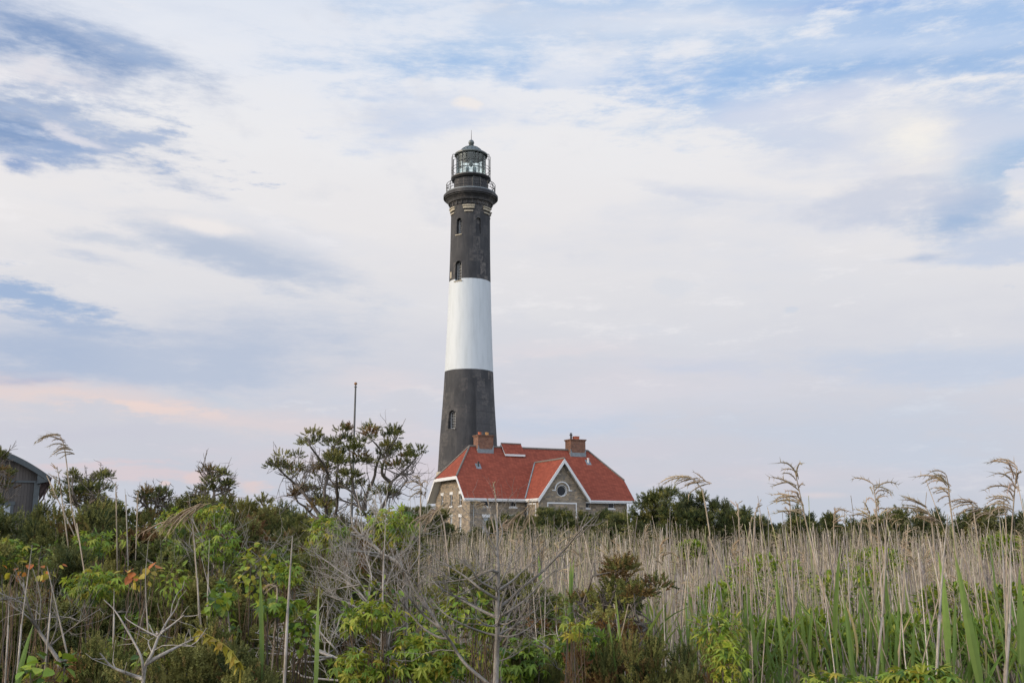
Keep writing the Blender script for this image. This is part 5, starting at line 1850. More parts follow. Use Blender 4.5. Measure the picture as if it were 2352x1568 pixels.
def build_tall_reeds():
    D = dict
    L = [
        ('tall reed with a plume sweeping left against the flat topped cedar right of the house', [(1570, 1093), (1592, 1100), (1608, 1118), (1617, 1140), (1635, 1245), (1668, 1330)], 5.6, (.28, -1, .85, .30, 14)),
        ('tall reed with a ragged two sided plume right of the wind bent cedar', [(1826, 1080), (1832, 1110), (1843, 1160), (1851, 1198), (1870, 1275), (1892, 1360)], 5.4, (.42, -.6, .75, .45, 18)),
        ('reed with a sparse plume just left of the ragged two sided plume', [(1813, 1138), (1815, 1170), (1818, 1250), (1820, 1340)], 6.0, (.22, -1, .8, .5, 9)),
        ('tall upright reed with a spreading plume above the middle of the right skyline', [(2005, 1111), (2010, 1140), (2015, 1190), (2020, 1280), (2026, 1380)], 5.6, (.36, .3, .8, .5, 16)),
        ('tall reed with a double drooping plume under a short bare tip near the right edge', [(2174, 1092), (2178, 1115), (2184, 1170), (2195, 1258)], 5.4, (.20, -.8, 1.5, .65, 13)),
        ('tallest reed at the right frame edge with drooping side strands', [(2336, 1071), (2332, 1110), (2328, 1158), (2322, 1250), (2316, 1370)], 5.0, (.40, -.7, .7, .7, 16)),
        ('reed with a feathery plume leaning left, left of the double drooping plume', [(2122, 1160), (2134, 1178), (2142, 1220), (2150, 1300)], 5.8, (.26, -1, 1.2, .25, 14)),
        ('reed with a hanging plume between the two tall reeds at the right edge', [(2221, 1150), (2234, 1160), (2240, 1200), (2251, 1271)], 5.6, (.30, -1, .9, .5, 14)),
        ('slim reed with a small plume close left of the right edge reed', [(2303, 1151), (2309, 1175), (2312, 1250), (2312, 1340)], 6.0, (.16, -1, .9, .5, 9)),
        ('straight reed with a closed dark spike right of the wind bent cedar', [(1695, 1155), (1697, 1200), (1699, 1260), (1700, 1340)], 6.2, (.34, .1, .28, .02, 12)),
        ('short reed with a closed dark spike pointing right on the right skyline', [(1743, 1154), (1734, 1185), (1732, 1215), (1730, 1290)], 6.2, (.18, .4, .5, .05, 9)),
        ('reed with a small left hanging plume left of the tall spreading plume', [(1997, 1172), (1999, 1200), (2006, 1270), (2010, 1350)], 6.2, (.17, -1, 1.1, .5, 10)),
        ('reed with a thin forked plume right of the ragged two sided plume', [(1918, 1168), (1915, 1200), (1916, 1270), (1918, 1350)], 6.2, (.20, .8, .9, .4, 9)),
        ('bare pointed reed stalk left of the tall spreading plume', [(1938, 1166), (1941, 1200), (1948, 1300), (1952, 1400)], 5.6, None),
        ('drooping right sided plume right of the tall spreading plume', [(2036, 1170), (2038, 1185), (2034, 1230), (2030, 1320)], 6.2, (.2, 1, 1.1, .5, 11)),
        ('bare leaning reed stalk near the right edge', [(2290, 1147), (2296, 1190), (2303, 1270), (2308, 1390)], 5.2, None),
        ('tallest reed on the left, its drooping plume high above the open cedar', [(134, 997), (143, 1010), (150, 1040), (156, 1090), (165, 1170), (183, 1246), (190, 1290)], 6.2, (.30, -.7, 1.0, .65, 13)),
        ('reed with a closed dark plume just left of the tallest left reed', [(131, 1071), (136, 1100), (143, 1150), (147, 1180)], 7.0, (.24, -.5, .6, .12, 10)),
        ('short leaning dark reed head right of the boathouse gutter', [(124, 1128), (132, 1145), (146, 1175)], 7.5, (.15, -.4, .6, .1, 9)),
        ('dark closed reed head standing up between two cedars on the left skyline', [(266, 1110), (266, 1135), (267, 1160), (268, 1220)], 7.5, (.22, .1, .3, .04, 12)),
        ('second dark closed reed head left of the ragged fork topped cedar', [(318, 1131), (316, 1155), (315, 1180), (313, 1240)], 7.5, (.22, -.1, .3, .04, 12)),
        ('thin bare stalk between the two dark closed reed heads', [(287, 1122), (290, 1170), (292, 1230)], 7.0, None),
        ('reed with a plume arching far left in front of the pointed cedar', [(402, 1186), (425, 1178), (437, 1190), (444, 1220), (452, 1330), (462, 1440)], 5.8, (.36, -1, 1.2, .5, 16)),
        ('slender reed with a hanging dark plume left of the stone house', [(963, 1101), (967, 1118), (966, 1160), (964, 1240)], 6.4, (.20, -.3, 1.0, 1.1, 13)),
        ('reed with a plume drooping left before the left gable of the house', [(985, 1180), (1004, 1172), (1015, 1188), (1022, 1225), (1030, 1300)], 6.2, (.26, -1, 1.0, .8, 16)),
        ('thin bare reed rising across the front roof of the house', [(1133, 1109), (1138, 1140), (1142, 1180), (1141, 1260)], 6.4, (.12, .2, .35, .03, 8)),
        ('reed with a hooked plume before the front wall of the house', [(1100, 1150), (1116, 1163), (1128, 1186), (1140, 1240)], 6.4, (.12, -1, 1.0, .5, 9)),
        ('pair topped plume drooping left below the round window, nearer the house corner', [(1165, 1204), (1180, 1195), (1188, 1215), (1196, 1260), (1202, 1330)], 6.6, (.26, -1, 1.0, .9, 18)),
        ('upright plume with a left droop below the round window', [(1212, 1200), (1215, 1190), (1218, 1230), (1222, 1300)], 6.6, (.24, -.8, .8, .9, 16)),
        ('green stemmed reed below the round window', [(1200, 1214), (1199, 1240), (1200, 1310)], 6.8, (.15, -1, .8, .7, 9)),
        ('thick leaning reed stalk crossing the dark thicket left of the dead bush', [(672, 1230), (668, 1290), (661, 1400), (653, 1566)], 4.4, None, .0078),
        ('pale thick reed stalk rising through the tangled dead bush', [(886, 1180), (884, 1235), (881, 1300), (878, 1420)], 5.2, None, .006),
        ('reed with a small hooked tassel in the thicket left of the thick leaning stalk', [(617, 1345), (632, 1344), (637, 1360), (633, 1420), (627, 1500)], 4.9, (.1, -1, 1.0, .6, 7)),
        ('pale near reed stalk leaning left at the far left', [(74, 1250), (62, 1340), (48, 1450), (38, 1566)], 4.6, None, .006),
        ('pale reed stalk leaning right at the far left', [(108, 1300), (122, 1360), (140, 1440), (163, 1540)], 4.7, None, .0055),
        ('thin vertical reed at the left frame edge', [(21, 1378), (18, 1450), (12, 1566)], 4.6, None, .006),
        ('reed stalk leaning left beside the forked white branch', [(120, 1350), (113, 1430), (104, 1530)], 4.8, None, .006),
        ('straight reed stalk standing left of the forked white branch', [(262, 1350), (261, 1440), (259, 1530)], 4.8, None, .006),
        ('long reed stalk passing behind the forked white branch', [(341, 1240), (334, 1330), (338, 1420), (343, 1500)], 5.2, None, .005),
        ('long reed stalk running down to the yellow creeper', [(446, 1236), (454, 1345), (458, 1450)], 5.0, None, .005),
        ('straight pale reed stalk in the middle of the thicket', [(481, 1236), (478, 1330), (475, 1440)], 5.2, None, .005),
        ('reed stalk leaning right down to the low green cedar', [(463, 1280), (480, 1350), (500, 1410), (520, 1470)], 5.0, None, .005),
        ('short reed stalk above the low green cedar', [(516, 1350), (522, 1400), (530, 1470)], 5.0, None, .006),
        ('thin stalk leaning left below the tangled dead bush', [(744, 1396), (734, 1450), (722, 1566)], 4.6, None, .005),
        ('thick near reed stalk leaning left before the green reed blades at the right', [(2177, 1180), (2168, 1270), (2159, 1400), (2150, 1566)], 4.4, None, .0078),
        ('thick near reed stalk at the right frame edge', [(2320, 1240), (2322, 1340), (2318, 1450), (2310, 1566)], 4.4, None, .0085),
        ('near reed stalk leaning left by the left green reed blades', [(2035, 1236), (2032, 1330), (2024, 1440), (2015, 1540)], 4.6, None, .0072),
    ]
    for i, (lb, pts, Y, pl, *rr) in enumerate(L):
        tall_reed(lb, pts, Y, pl, rr[0] if rr else .0052, PALE * (.62 if rr else .6) if (rr or pl is None) else TAN * .9, i)


build_tall_reeds()


def edge_px(Y):
    """left border of the reed bed, as a measured direction, at each depth"""
    return np.interp(Y, [5, 7, 10, 16, 60], [1290, 1060, 1000, 985, 960])


BUSHES = [(1760, 10, 90), (2010, 13, 66), (1960, 9, 80), (2190, 7.5, 70), (1660, 8.5, 66), (1880, 7, 66), (2090, 7, 60), (2310, 22, 50), (1290, 7.5, 50), (1588, 20, 20), (1418, 6.2, 60), (1150, 6.8, 60)]


def hidden(px, Y, rng):
    """reeds stand thin in front of and inside the green bushes"""
    for bx, by, w in BUSHES:
        if Y < by + .8 and abs(px - bx) < w:
            return rng.uniform() < .72
    return False


def build_reed_bed():
    rng = np.random.default_rng(77)
    G = 'dry reeds at the near side of the reed bed'
    n = 0
    made = 0
    while made < 250:
        Y = 4.7 + 5.0 * rng.uniform(0, 1) ** 1.05
        px = rng.uniform(edge_px(Y), 2420)
        top = 1233 + (rng.normal(42, 42) if rng.uniform() < .75 else rng.uniform(60, 220))
        top = max(top, 1195)
        if hidden(px, Y, rng):
            continue
        p = W(px, top, Y)
        made += 1
        v = rng.integers(0 if Y > 5.6 else 4, 10)
        st, pl, h = REED_VAR[v]
        g = float(terrain(p[0], p[1]))
        o = thing('reed', 'dry pale reed stalk standing in the dense near reed bed right of the dead tree', 'reed', (p[0], p[1], g), rng.uniform(0, 6.28), G)
        sc = (p[2] - g) / h
        o.scale = (sc * 1.05, sc * 1.05, sc)
        o.rotation_euler = (rng.normal(0, .05), rng.normal(-.015, .065), rng.uniform(0, 6.28))
        for ch in (st, pl):
            c = ch if ch.parent is None else ch.copy()
            if ch.parent is not None:
                COL.objects.link(c)
            c.parent = o
    # everything farther is one mass
    mb, pb = MB(), MB()
    N = 6800
    Ys = np.where(rng.uniform(0, 1, N) < .30, rng.uniform(5.6, 13, N), 7.5 + 52 * rng.uniform(0, 1, N) ** 1.55)
    for Y in Ys:
        px = rng.uniform(edge_px(Y) - (0 if Y < 20 else 30), 2450)
        p = W(px, 1233, Y)
        x = p[0]
        # the reeds stand in stands: some places thin
        f = .5 + .5 * math.sin(x * .55 + 2.1 * math.sin(Y * .21)) * math.cos(Y * .33 + x * .12)
        if f < .26 and rng.uniform() < .75:
            continue
        h = rng.normal(2.80, .20) if Y > 14 else rng.normal(2.62, .26)
        if hidden(px, Y, rng):
            continue
        g = float(terrain(x, Y))
        h = min(h, 3.25 if Y > 12 else 2.98)
        s_ = rng.normal(0, .065, 2) + (.05 * math.sin(x * .8 + Y * .3), 0)
        h += .16 * math.sin(x * 1.3 + Y * .55) + .10 * math.sin(x * 3.1 + Y * 1.7)
        t = np.linspace(0, 1, 4)[:, None]
        P = np.array([x, Y, g]) + np.concatenate([s_ * h * t ** 1.5, h * t], 1)
        k = 1.0 + .018 * max(0, Y - 14)
        mb.tube(P, np.linspace(.0048, .0024, 4) * k, 3, reedcol(rng) * .95)
        if Y < 15 and rng.uniform() < .5:
            dead_leaf(mb, rng, along(P, [rng.uniform(.35, .9)])[0], (rng.normal(), rng.normal(), .5), rng.uniform(.12, .3), .0045, reedcol(rng) * .8)
        if rng.uniform() < (.45 if Y > 16 else .10):
            tip = P[-1]
            a = rng.normal(math.pi, 1.0)
            sd = np.array([math.cos(a), math.sin(a), 0])
            c = PLUMEC * rng.uniform(.75, 1.3)
            m = 9 if Y < 20 else 6
            for j in range(m):
                b = tip - np.array([0, 0, .026 * j])
                d1 = sd * rng.uniform(.3, 1) + rng.normal(0, .3, 3) + np.array([0, 0, .6])
                l = rng.uniform(.07, .15)
                d2 = sd * .6 + np.array([0, 0, -.7])
                tt = np.linspace(0, 1, 6)[1:, None]
                q = b + (d1 * (tt - tt ** 2 * .5) * 1.5 + d2 * tt ** 2 * .75) * l      # a hanging curve
                u = np.array([.0035 * k, .001, 0]) * (1.2 if Y > 14 else .8)
                w_ = np.array([.8, 1.1, 1.0, .6, .05])[:, None]
                V = np.concatenate([[b - u * .4, b + u * .4], np.stack([q - u * w_, q + u * w_], 1).reshape(-1, 3)])
                i = np.arange(5) * 2
                pb.add(V, np.stack([i, i + 1, i + 3, i + 2], -1), c * rng.uniform(.8, 1.2))
    # young green leaves low among the dry stalks
    gb = MB()
    n = 3200
    Y = 5.2 + 15 * rng.uniform(0, 1, n) ** 1.6
    px = rng.uniform(np.array([edge_px(y) + 120 for y in Y]), 2450)
    zt = 3 - Y * (rng.uniform(1345, 1600, n) - 1233) / F_PX
    x = (px - CX) / F_PX * Y
    ok = zt > .3
    D = unit(rng.normal(0, .28, (n, 3)) + np.array([0, 0, 1.0]))
    a = rng.uniform(0, 6.28, n)
    up = np.stack([np.cos(a), np.sin(a), 0 * a], -1)
    Yv = unit(up - D * np.sum(up * D, 1)[:, None])
    sz = rng.uniform(.18, .42, n)
    Mx = np.stack([np.cross(Yv, D) * (rng.uniform(.26, .52, n) * .5)[:, None], Yv, D], -1) * sz[:, None, None]
    c = mixcols(rng, n, [np.array([.15, .235, .06]), np.array([.10, .18, .04]), np.array([.22, .28, .07]), np.array([.34, .30, .16])], [.4, .3, .2, .1])
    T = np.stack([x, Y, zt - sz], -1)
    gb.inst(tmpl_leaf(.26, .10, .35, 5), Mx[ok], T[ok], c[ok])
    o = thing('reed_bed', 'wide tan mass of dry reeds filling the marsh between the near reeds and the far cedars', 'reeds', (0, 0, 0))
    o['kind'] = 'stuff'
    a = mb.build('stems', M['reed'], o); a['kind'] = 'stuff'
    b = pb.build('plumes', M['plume'], o); b['kind'] = 'stuff'
    d = gb.build('green_leaves', M['blade'], o); d['kind'] = 'stuff'


build_reed_bed()


def blade(mb, rng, b, d, l, w, col, arch_=.25):
    """a long green reed leaf: wide in its lower third, a fine point, bending over"""
    m = 9
    d = unit(np.asarray(d, float))
    q, dd = [np.asarray(b, float)], d
    for j in range(m):
        dd = unit(dd + np.array([d[0], d[1], -.35]) * arch_ * (j / m) ** 1.5 + rng.normal(0, .015, 3))
        q.append(q[-1] + dd * l / m)
    q = np.array(q)
    T = unit(np.gradient(q, axis=0))
    a = rng.uniform(-.9, .9)
    u = np.array([math.cos(a), math.sin(a), 0])
    U = unit(u - T * (T @ u)[:, None]); Nn = np.cross(T, U)
    t = np.linspace(0, 1, m + 1)
    wd = (np.sin(np.pi * np.clip(t * .9 + .08, 0, 1) ** .62) ** .9 * w / 2 + .0006)[:, None]
    V = np.stack([q - U * wd + Nn * wd * .25, q, q + U * wd + Nn * wd * .25], 1).reshape(-1, 3)
    i = np.arange(m) * 3
    tip = np.clip((t - .8) / .2, 0, 1)[:, None] * rng.uniform(.2, .9)
    c = np.repeat(col * (.85 + .4 * t[:, None]) * (1 - tip) + np.array([.36, .30, .16]) * tip, 3, 0)
    mb.add(V, [np.concatenate([np.stack([i, i + 1, i + 4, i + 3], -1), np.stack([i + 1, i + 2, i + 5, i + 4], -1)])], c)


def green_shoot(label, px, py, Y, h_low, seed, n=3, l=.55, w=.032, group=None, lean=0.0):
    rng = np.random.default_rng(seed)
    p = W(px, py, Y)
    g = float(terrain(p[0], p[1]))
    o = thing('green_reed', label, 'reed', (p[0], p[1], g), 0, group)
    H = p[2] - g
    sb = MB()
    P = np.stack([np.linspace(-lean * H * .3, 0, 6), np.zeros(6), np.linspace(0, H - l * .55, 6)], -1)
    G = np.array([.15, .235, .06]) * rng.uniform(.85, 1.2)
    sb.tube(P, np.linspace(.007, .004, 6), 5, G * .9)
    parts = [sb.build('stem', M['blade'], o)]
    for i in range(n):
        b = along(P, [1 - .17 * i])[0]
        a = rng.uniform(0, 6.28)
        tilt = (.08 if i == 0 else rng.uniform(.14, .5))
        lb = MB()
        blade(lb, rng, b, (math.cos(a) * tilt + lean * .25, math.sin(a) * tilt, 1), l * (1 if i == 0 else rng.uniform(.75, 1.15)), w * rng.uniform(.8, 1.15), G * rng.uniform(.85, 1.2), .12 if i == 0 else rng.uniform(.15, .75))
        parts.append(lb.build('leaf', M['blade'], o))
    return adopt(o, *parts)


def build_green_reeds():
    rng = np.random.default_rng(55)
    solo = [('broad bright green reed shoot beside a thick pale stalk, left of the right hand blades', 1912, 1345, 4.5, 3, .38, .036),
            ('broad upright green reed blade right of the thick leaning near stalk', 2170, 1365, 4.6, 3, .42, .030),
            ('widest green reed blade with a forked second blade at the bottom right', 2238, 1405, 4.3, 3, .54, .034),
            ('green reed with a long leaf bending left at the right frame edge', 2288, 1300, 4.6, 4, .40, .034),
            ('green reed shoot at the right frame edge behind the thick stalk', 2335, 1400, 4.4, 3, .40, .030),
            ('single green reed blade right of the cedar behind the dead tree', 1248, 1330, 6.2, 2, .40, .045),
            ('thin green reed blades left of the dead bush roots', 608, 1400, 4.6, 2, .42, .022),
            ('narrow green reed blades under the tangled dead bush', 728, 1455, 4.3, 3, .42, .024),
            ('narrow green reed blade at the bottom left corner', 45, 1510, 4.4, 2, .3, .02)]
    for i, (lb, px, py, Y, n, l, w) in enumerate(solo):
        green_shoot(lb, px, py, Y, 0, 500 + i, n, l, w, None, -.05)
    for i in range(46):
        Y = rng.uniform(4.6, 7.5)
        px = rng.uniform(1560, 2400) if i < 38 else rng.uniform(1270, 1560)
        py = rng.uniform(1380, 1500) if Y < 5.5 else rng.uniform(1360, 1450)
        green_shoot('young green reed shoot among the dry stalks at the lower right', px, py, Y, 0, 600 + i, rng.integers(2, 4), rng.uniform(.24, .46), rng.uniform(.014, .028), 'green reed shoots at the lower right', rng.normal(-.05, .16))


build_green_reeds()

# ------------------------------------------------------------------ broad leaved plants

YG, MG, DG2, GOLD, REDL, YEL = np.array([.30, .36, .045]), np.array([.17, .27, .035]), np.array([.06, .12, .025]), np.array([.40, .34, .045]), np.array([.42, .13, .035]), np.array([.42, .30, .05])


def leaf_clump(name, label, cat, px, py, Y, rx, ry, n, tm, size, pal, seed, group=None, hang=.5, stems=3):
    """leaves carried on thin stems through a rounded space; rx, ry are its measured half sizes"""
    rng = np.random.default_rng(seed)
    c = W(px, py, Y)
    k = Y / F_PX
    r = np.array([rx * k, max(.12, min(rx, ry) * k), ry * k])
    g = float(terrain(c[0], c[1]))
    o = thing(name, label, cat, (c[0], c[1], g), 0, group)
    off = -np.array([c[0], c[1], g])
    foot = np.array([c[0] + rng.normal(0, .1), c[1] + .1, g])
    tb, lb = MB(), MB()
    u = unit(rng.normal(size=(n, 3)))
    pos = c + u * (rng.uniform(.2, 1, (n, 1)) ** .5) * r
    for i in range(stems):
        e = c + unit(rng.normal(size=3)) * r * .7
        P = wob(rng, foot, e, 8, .05)
        tb.tube(P, np.linspace(.0045, .0025, 8), 5, BARK * rng.uniform(.5, .9))
        for j in range(4):
            f = pos[rng.integers(0, n)]
            tb.tube(wob(rng, along(P, [rng.uniform(.6, 1)])[0], f, 4, .02), [.003, .0025, .002, .0015], 3, BARK * np.array([.9, .7, .5]))
    # outward and downward hanging, upper side to the sky
    D = u * .9 + rng.normal(0, .45, (n, 3)) + np.array([0, -.15, -hang])
    D = unit(D)
    up = np.array([0, 0, 1.0]) + rng.normal(0, .35, (n, 3)) + u * .5
    Yv = unit(up - D * np.sum(up * D, 1)[:, None])
    X = np.cross(Yv, D)
    Mx = np.stack([X, Yv, D], -1) * (size * rng.uniform(.6, 1.25, n))[:, None, None]
    cols = mixcols(rng, n, *pal)
    lb.inst(tm, Mx, pos, cols)
    a = tb.build('stems', M['bark'], o, off=off); a.name = 'stem'
    return adopt(o, a, lb.build('foliage', M['leaf'], o, off=off))


def build_leafy():
    P1 = ([YG, MG, GOLD, DG2], [.42, .33, .12, .13]); P2 = ([MG, DG2, YG], [.5, .3, .2]); PO = ([REDL, GOLD, YEL], [.45, .3, .25]); PB = ([MG, YG, DG2], [.36, .44, .20])
    # scattered small leafy plants that only their place in the thicket tells apart
    rng = np.random.default_rng(909)
    for i in range(22):
        px = rng.uniform(0, 760); Y = rng.uniform(4.8, 9.5)
        py = rng.uniform(1225, 1300) if Y > 7 else rng.uniform(1300, 1560)
        tm, sz = ((PALM, .045), (LEAF, .045), (ROUND, .04), (LANCE, .06))[rng.integers(0, 4)]
        leaf_clump('leafy_plant', 'small green leafy plant growing between the cedars of the left thicket', 'shrub', px, py, Y, rng.uniform(20, 48), rng.uniform(16, 36), int(rng.uniform(40, 110)), tm, sz, (P2, P2, PB)[rng.integers(0, 3)], 1000 + i, 'small leafy plants in the left thicket', .4)
    for i in range(22):
        px = rng.uniform(780, 1420); Y = rng.uniform(4.9, 6.3)
        py = rng.uniform(1390, 1570)
        tm, sz = ((PALM, .045), (LEAF, .05), (LANCE, .06))[rng.integers(0, 3)]
        leaf_clump('leafy_plant', 'small bright leafy plant growing round the foot of the dead tree', 'shrub', px, py, Y, rng.uniform(26, 60), rng.uniform(20, 40), int(rng.uniform(50, 120)), tm, sz, (P1, P1, PB)[rng.integers(0, 3)], 1050 + i, 'small leafy plants round the dead tree', .4)
    V = [  # name, label, px, py, Y, rx, ry, n, template, size, palette
        ('creeper', 'yellow green creeper hanging on a cedar on the left skyline below the fork topped cedar', 398, 1198, 8.0, 40, 34, 46, PALM, .085, P1),
        ('creeper', 'yellow green creeper climbing just below the sparse small cedar', 490, 1178, 8.0, 44, 26, 40, PALM, .09, P1),
        ('creeper', 'green creeper hanging below the sparse small cedar, lower than its neighbour', 505, 1250, 7.0, 50, 50, 60, PALM, .085, P2),
        ('creeper', 'bright creeper wrapped round the foot of the twisted cedar', 752, 1226, 7.2, 52, 42, 66, PALM, .09, P1),
        ('creeper', 'bright creeper draped over the thick broken limb left of the house', 905, 1212, 7.0, 66, 46, 92, PALM, .085, P1),
        ('creeper', 'creeper with wide yellow green leaves in the middle of the left thicket', 222, 1342, 5.6, 74, 36, 70, PALM, .085, P1),
        ('creeper', 'green creeper among the upper cedars left of the thicket middle', 210, 1250, 7.0, 50, 34, 46, PALM, .085, P2),
        ('creeper', 'pale green creeper at the far left edge of the thicket', 18, 1268, 6.5, 40, 30, 46, PALM, .085, P1),
        ('creeper', 'small creeper with long yellow green leaves right of the round leaved bush', 660, 1318, 6.0, 36, 28, 34, PALM, .085, P1),
        ('creeper', 'orange and red leaves of a small vine at the centre of the left thicket', 318, 1316, 5.4, 44, 26, 16, ROUND, .065, PO),
        ('creeper', 'orange leaves of a small vine on the far left side of the thicket', 92, 1300, 5.4, 44, 26, 13, ROUND, .06, PO),
        ('creeper', 'single orange vine sprig at the left frame edge', 22, 1314, 5.4, 18, 10, 5, ROUND, .06, PO),
        ('leafy_bush', 'bush of round yellow green leaves in the thicket between the leaning stalks', 584, 1310, 6.2, 44, 62, 90, ROUND, .055, ([YG, GOLD, MG], [.55, .2, .25])),
        ('leafy_bush', 'small bush of pointed light green leaves left of the round leaved bush', 400, 1340, 5.8, 32, 52, 70, LEAF, .05, ([YG, MG], [.5, .5])),
        ('leafy_bush', 'rounded green leaves at the bottom edge beside the forked white branch', 352, 1512, 4.5, 40, 24, 22, ROUND, .065, P2),
        ('leafy_bush', 'rounded green leaves at the bottom left corner', 110, 1540, 4.4, 50, 36, 34, ROUND, .07, P2),
        ('leafy_bush', 'dark green leafy plant under the tangled dead bush', 690, 1455, 4.9, 40, 40, 36, ROUND, .05, P2),
        ('creeper', 'yellow green creeper with drooping leaves at the lower left of the dead tree', 850, 1415, 4.7, 62, 34, 42, PALM, .085, P1),
        ('creeper', 'large bright green creeper in the bottom centre left of the dead tree', 985, 1505, 4.7, 90, 52, 78, PALM, .095, P1),
        ('creeper', 'creeper with reddish yellow leaves at the bottom edge under the dead bush', 830, 1530, 4.7, 70, 40, 54, PALM, .085, ([YG, GOLD, MG], [.45, .25, .3])),
        ('creeper', 'dark green creeper leaves at the bottom right of the dead tree trunk', 1200, 1515, 4.9, 60, 46, 46, PALM, .09, P2),
        ('creeper', 'green creeper behind the low forked twigs', 1330, 1480, 4.8, 60, 50, 56, PALM, .085, P2),
        ('creeper', 'small yellow vine tip left of the narrow rusty cedar', 1318, 1440, 4.6, 24, 22, 10, PALM, .075, ([GOLD, YG], [.5, .5])),
        ('leafy_bush', 'yellow green tufted bush at the foot of the reeds right of the narrow rusty cedar', 1645, 1445, 5.2, 62, 40, 190, LANCE, .06, ([YG, GOLD, MG], [.4, .2, .4])),
        ('creeper', 'bright creeper at the bottom edge right of the low greyish cedar', 1672, 1515, 4.3, 46, 50, 46, PALM, .075, P1),
        ('creeper', 'wide drooping yellow green creeper at the bottom edge under the right hand blades', 2110, 1556, 4.0, 90, 26, 46, PALM, .10, P1),
        ('creeper', 'low creeper at the bottom edge left of the wide drooping creeper', 1930, 1566, 4.2, 90, 20, 34, PALM, .08, P1),
        ('leafy_bush', 'yellow leaves sprinkled through the tangled dead bush', 880, 1370, 6.0, 60, 50, 46, LEAF, .06, P1),
        ('leafy_bush', 'green leafy growth behind the dead tree stem', 1010, 1400, 6.2, 60, 70, 120, LEAF, .06, P2),
    ]
    for i, (nm, lb, px, py, Y, rx, ry, n, tm, sz, pal) in enumerate(V):
        leaf_clump(nm, lb, 'vine' if nm == 'creeper' else 'shrub', px, py, Y, rx, ry, int(n * (3.0 if tm is PALM else 1.5)), tm, sz * (.46 if tm is PALM else .68 if tm is ROUND else .8), pal, 700 + i, hang=.45)
    B = [  # leafy shrubs among the reeds: px, py centre, Y, rx, ry, n
        ('bright green bayberry bush among the reeds right of the narrow rusty cedar', 1760, 1330, 10, 90, 50), ('bright green rounded bush at the middle of the reed bed', 2010, 1295, 13, 66, 34),
        ('green bush sunk in the reeds below the middle bush', 1960, 1360, 9, 90, 46), ('green bush rising above the reeds near the right edge', 2310, 1262, 22, 60, 28),
        ('olive bush low in the reeds near the right edge', 2190, 1385, 7.5, 80, 40), ('olive bush at the right frame edge low in the reeds', 2330, 1400, 7, 60, 50),
        ('low green bush left of the middle of the reed bed', 1660, 1390, 8.5, 70, 44), ('dark green bush at the foot of the reeds at the lower right', 2090, 1470, 6.2, 90, 50),
        ('green bush at the foot of the reeds under the thick leaning stalk', 1880, 1470, 6.2, 90, 50), ('small bright bush in the reeds before the flat topped cedar', 1588, 1262, 20, 26, 16), ('pale green bush in the reeds left of the narrow rusty cedar', 1290, 1420, 7.5, 70, 40),
        ('dark bush at the foot of the reeds at the lower right corner', 2270, 1480, 6.2, 90, 50), ('dark olive bush low in the reeds beside the low greyish cedar', 1730, 1480, 6.4, 80, 50)]
    for i, (lb, px, py, Y, rx, ry) in enumerate(B):
        area = rx * ry * (Y / F_PX) ** 2
        n = int(500 + 5500 * area)
        leaf_clump('bayberry_bush', lb, 'shrub', px, py, Y, rx * 1.12, ry * 1.1, min(int(n * 1.2), 3200), LEAF, .05 if Y < 15 else .09, PB if 'dark' not in lb else P2, 760 + i, None, -.5, 9)


build_leafy()


def build_creeper_string():
    """yellow climbing stem on the low cedar at the bottom"""
    rng = np.random.default_rng(5)
    pts = [zb2(*p) for p in ((330, 1010), (360, 1000), (430, 1040), (520, 1090), (600, 1140), (680, 1200), (760, 1300), (800, 1380))]
    P = resample(np.array([W(x, y, 4.25) for x, y in pts]), 20)
    g = float(terrain(P[-1][0], P[-1][1]))
    P = np.concatenate([P, [[P[-1][0] + .05, P[-1][1] + .1, g]]])
    o = thing('yellow_creeper', 'thin yellow creeper with curled yellow leaves trailing over the low bright cedar', 'vine', (P[-1][0], P[-1][1], g))
    off = -np.array([P[-1][0], P[-1][1], g])
    st = MB().tube(P, .0035, 5, np.array([.36, .30, .05])).build('stem', M['blade'], o, off=off)
    lb = MB()
    n = 30
    pos = along(P[:-1], rng.uniform(0, 1, n))
    D = unit(rng.normal(0, .6, (n, 3)) + np.array([0, -.2, -.5])); up = rng.normal(0, .4, (n, 3)) + np.array([0, 0, 1.])
    Yv = unit(up - D * np.sum(up * D, 1)[:, None])
    lb.inst(LEAF, np.stack([np.cross(Yv, D), Yv, D], -1) * .05, pos, mixcols(rng, n, [GOLD, YEL], [.6, .4]))
    adopt(o, st, lb.build('foliage', M['leaf'], o, off=off))


build_creeper_string()


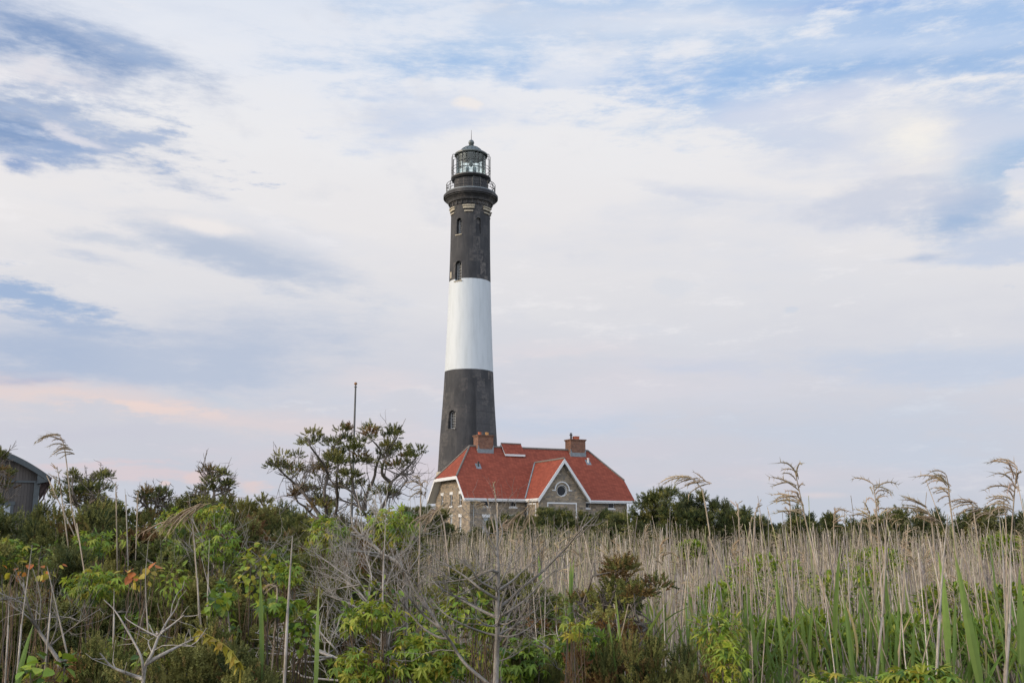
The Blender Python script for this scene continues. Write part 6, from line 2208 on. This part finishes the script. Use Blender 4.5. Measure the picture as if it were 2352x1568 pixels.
def build_undergrowth():
    """low leafy growth covering the soil between the shrubs; nobody could count it"""
    rng = np.random.default_rng(88)
    mb = MB()
    n = 26000
    Y = 4.5 + 40 * rng.uniform(0, 1, n) ** 1.7
    px = rng.uniform(-120, 2480, n)
    x = (px - CX) / F_PX * Y
    g = terrain(x, Y)
    right = px > 1000
    zt = np.where(right, .9, 1.5) * np.clip(Y / 9, .6, 1)
    z = g + rng.uniform(0, 1, n) ** .7 * zt
    D = unit(rng.normal(0, .6, (n, 3)) + np.array([0, -.2, .5])); up = rng.normal(0, .5, (n, 3)) + np.array([0, -.3, 1.])
    Yv = unit(up - D * np.sum(up * D, 1)[:, None])
    sz = (.05 + .006 * Y) * rng.uniform(.7, 1.5, n)
    c = mixcols(rng, n, [DG2, MG * .8, np.array([.10, .12, .04]), np.array([.16, .12, .07])], [.35, .3, .2, .15])
    mb.inst(LANCE, np.stack([np.cross(Yv, D), Yv, D], -1) * sz[:, None, None], np.stack([x, Y, z], -1), c)
    tag(mb.build('undergrowth', M['leaf']), 'low dark leafy undergrowth on the soil between the shrubs and the reeds', 'undergrowth', kind='stuff')
    # a dense belt of scrub far behind, reading as one mass
    mb = MB()
    n = 15000
    Y = rng.uniform(64, 125, n); px = rng.uniform(-150, 2500, n)
    x = (px - CX) / F_PX * Y
    g = terrain(x, Y)
    keep = ~((np.abs(x - 4) < 19) & (Y > 100))
    hh = 1.5 + .5 * np.sin(x * .21) + .4 * np.sin(x * .53 + 1)
    z = g + rng.uniform(0, 1, n) ** .6 * hh
    D = unit(rng.normal(0, .7, (n, 3)) + np.array([0, 0, .5]))
    Mx = frames(D, rng) * (.75 * rng.uniform(.6, 1.4, n))[:, None, None]
    c = mixcols(rng, n, [DARKG, OLIVE, GREYG * .8], [.5, .35, .15])
    pick = rng.integers(0, 3, n)
    for q in range(3):
        s_ = (pick == q) & keep
        mb.inst(SPRIG_FAR[q], Mx[s_], np.stack([x, Y, z], -1)[s_], c[s_])
    tag(mb.build('far_scrub', M['cedar']), 'low dark belt of distant scrub along the horizon behind the reeds', 'scrub', kind='stuff')


build_undergrowth()
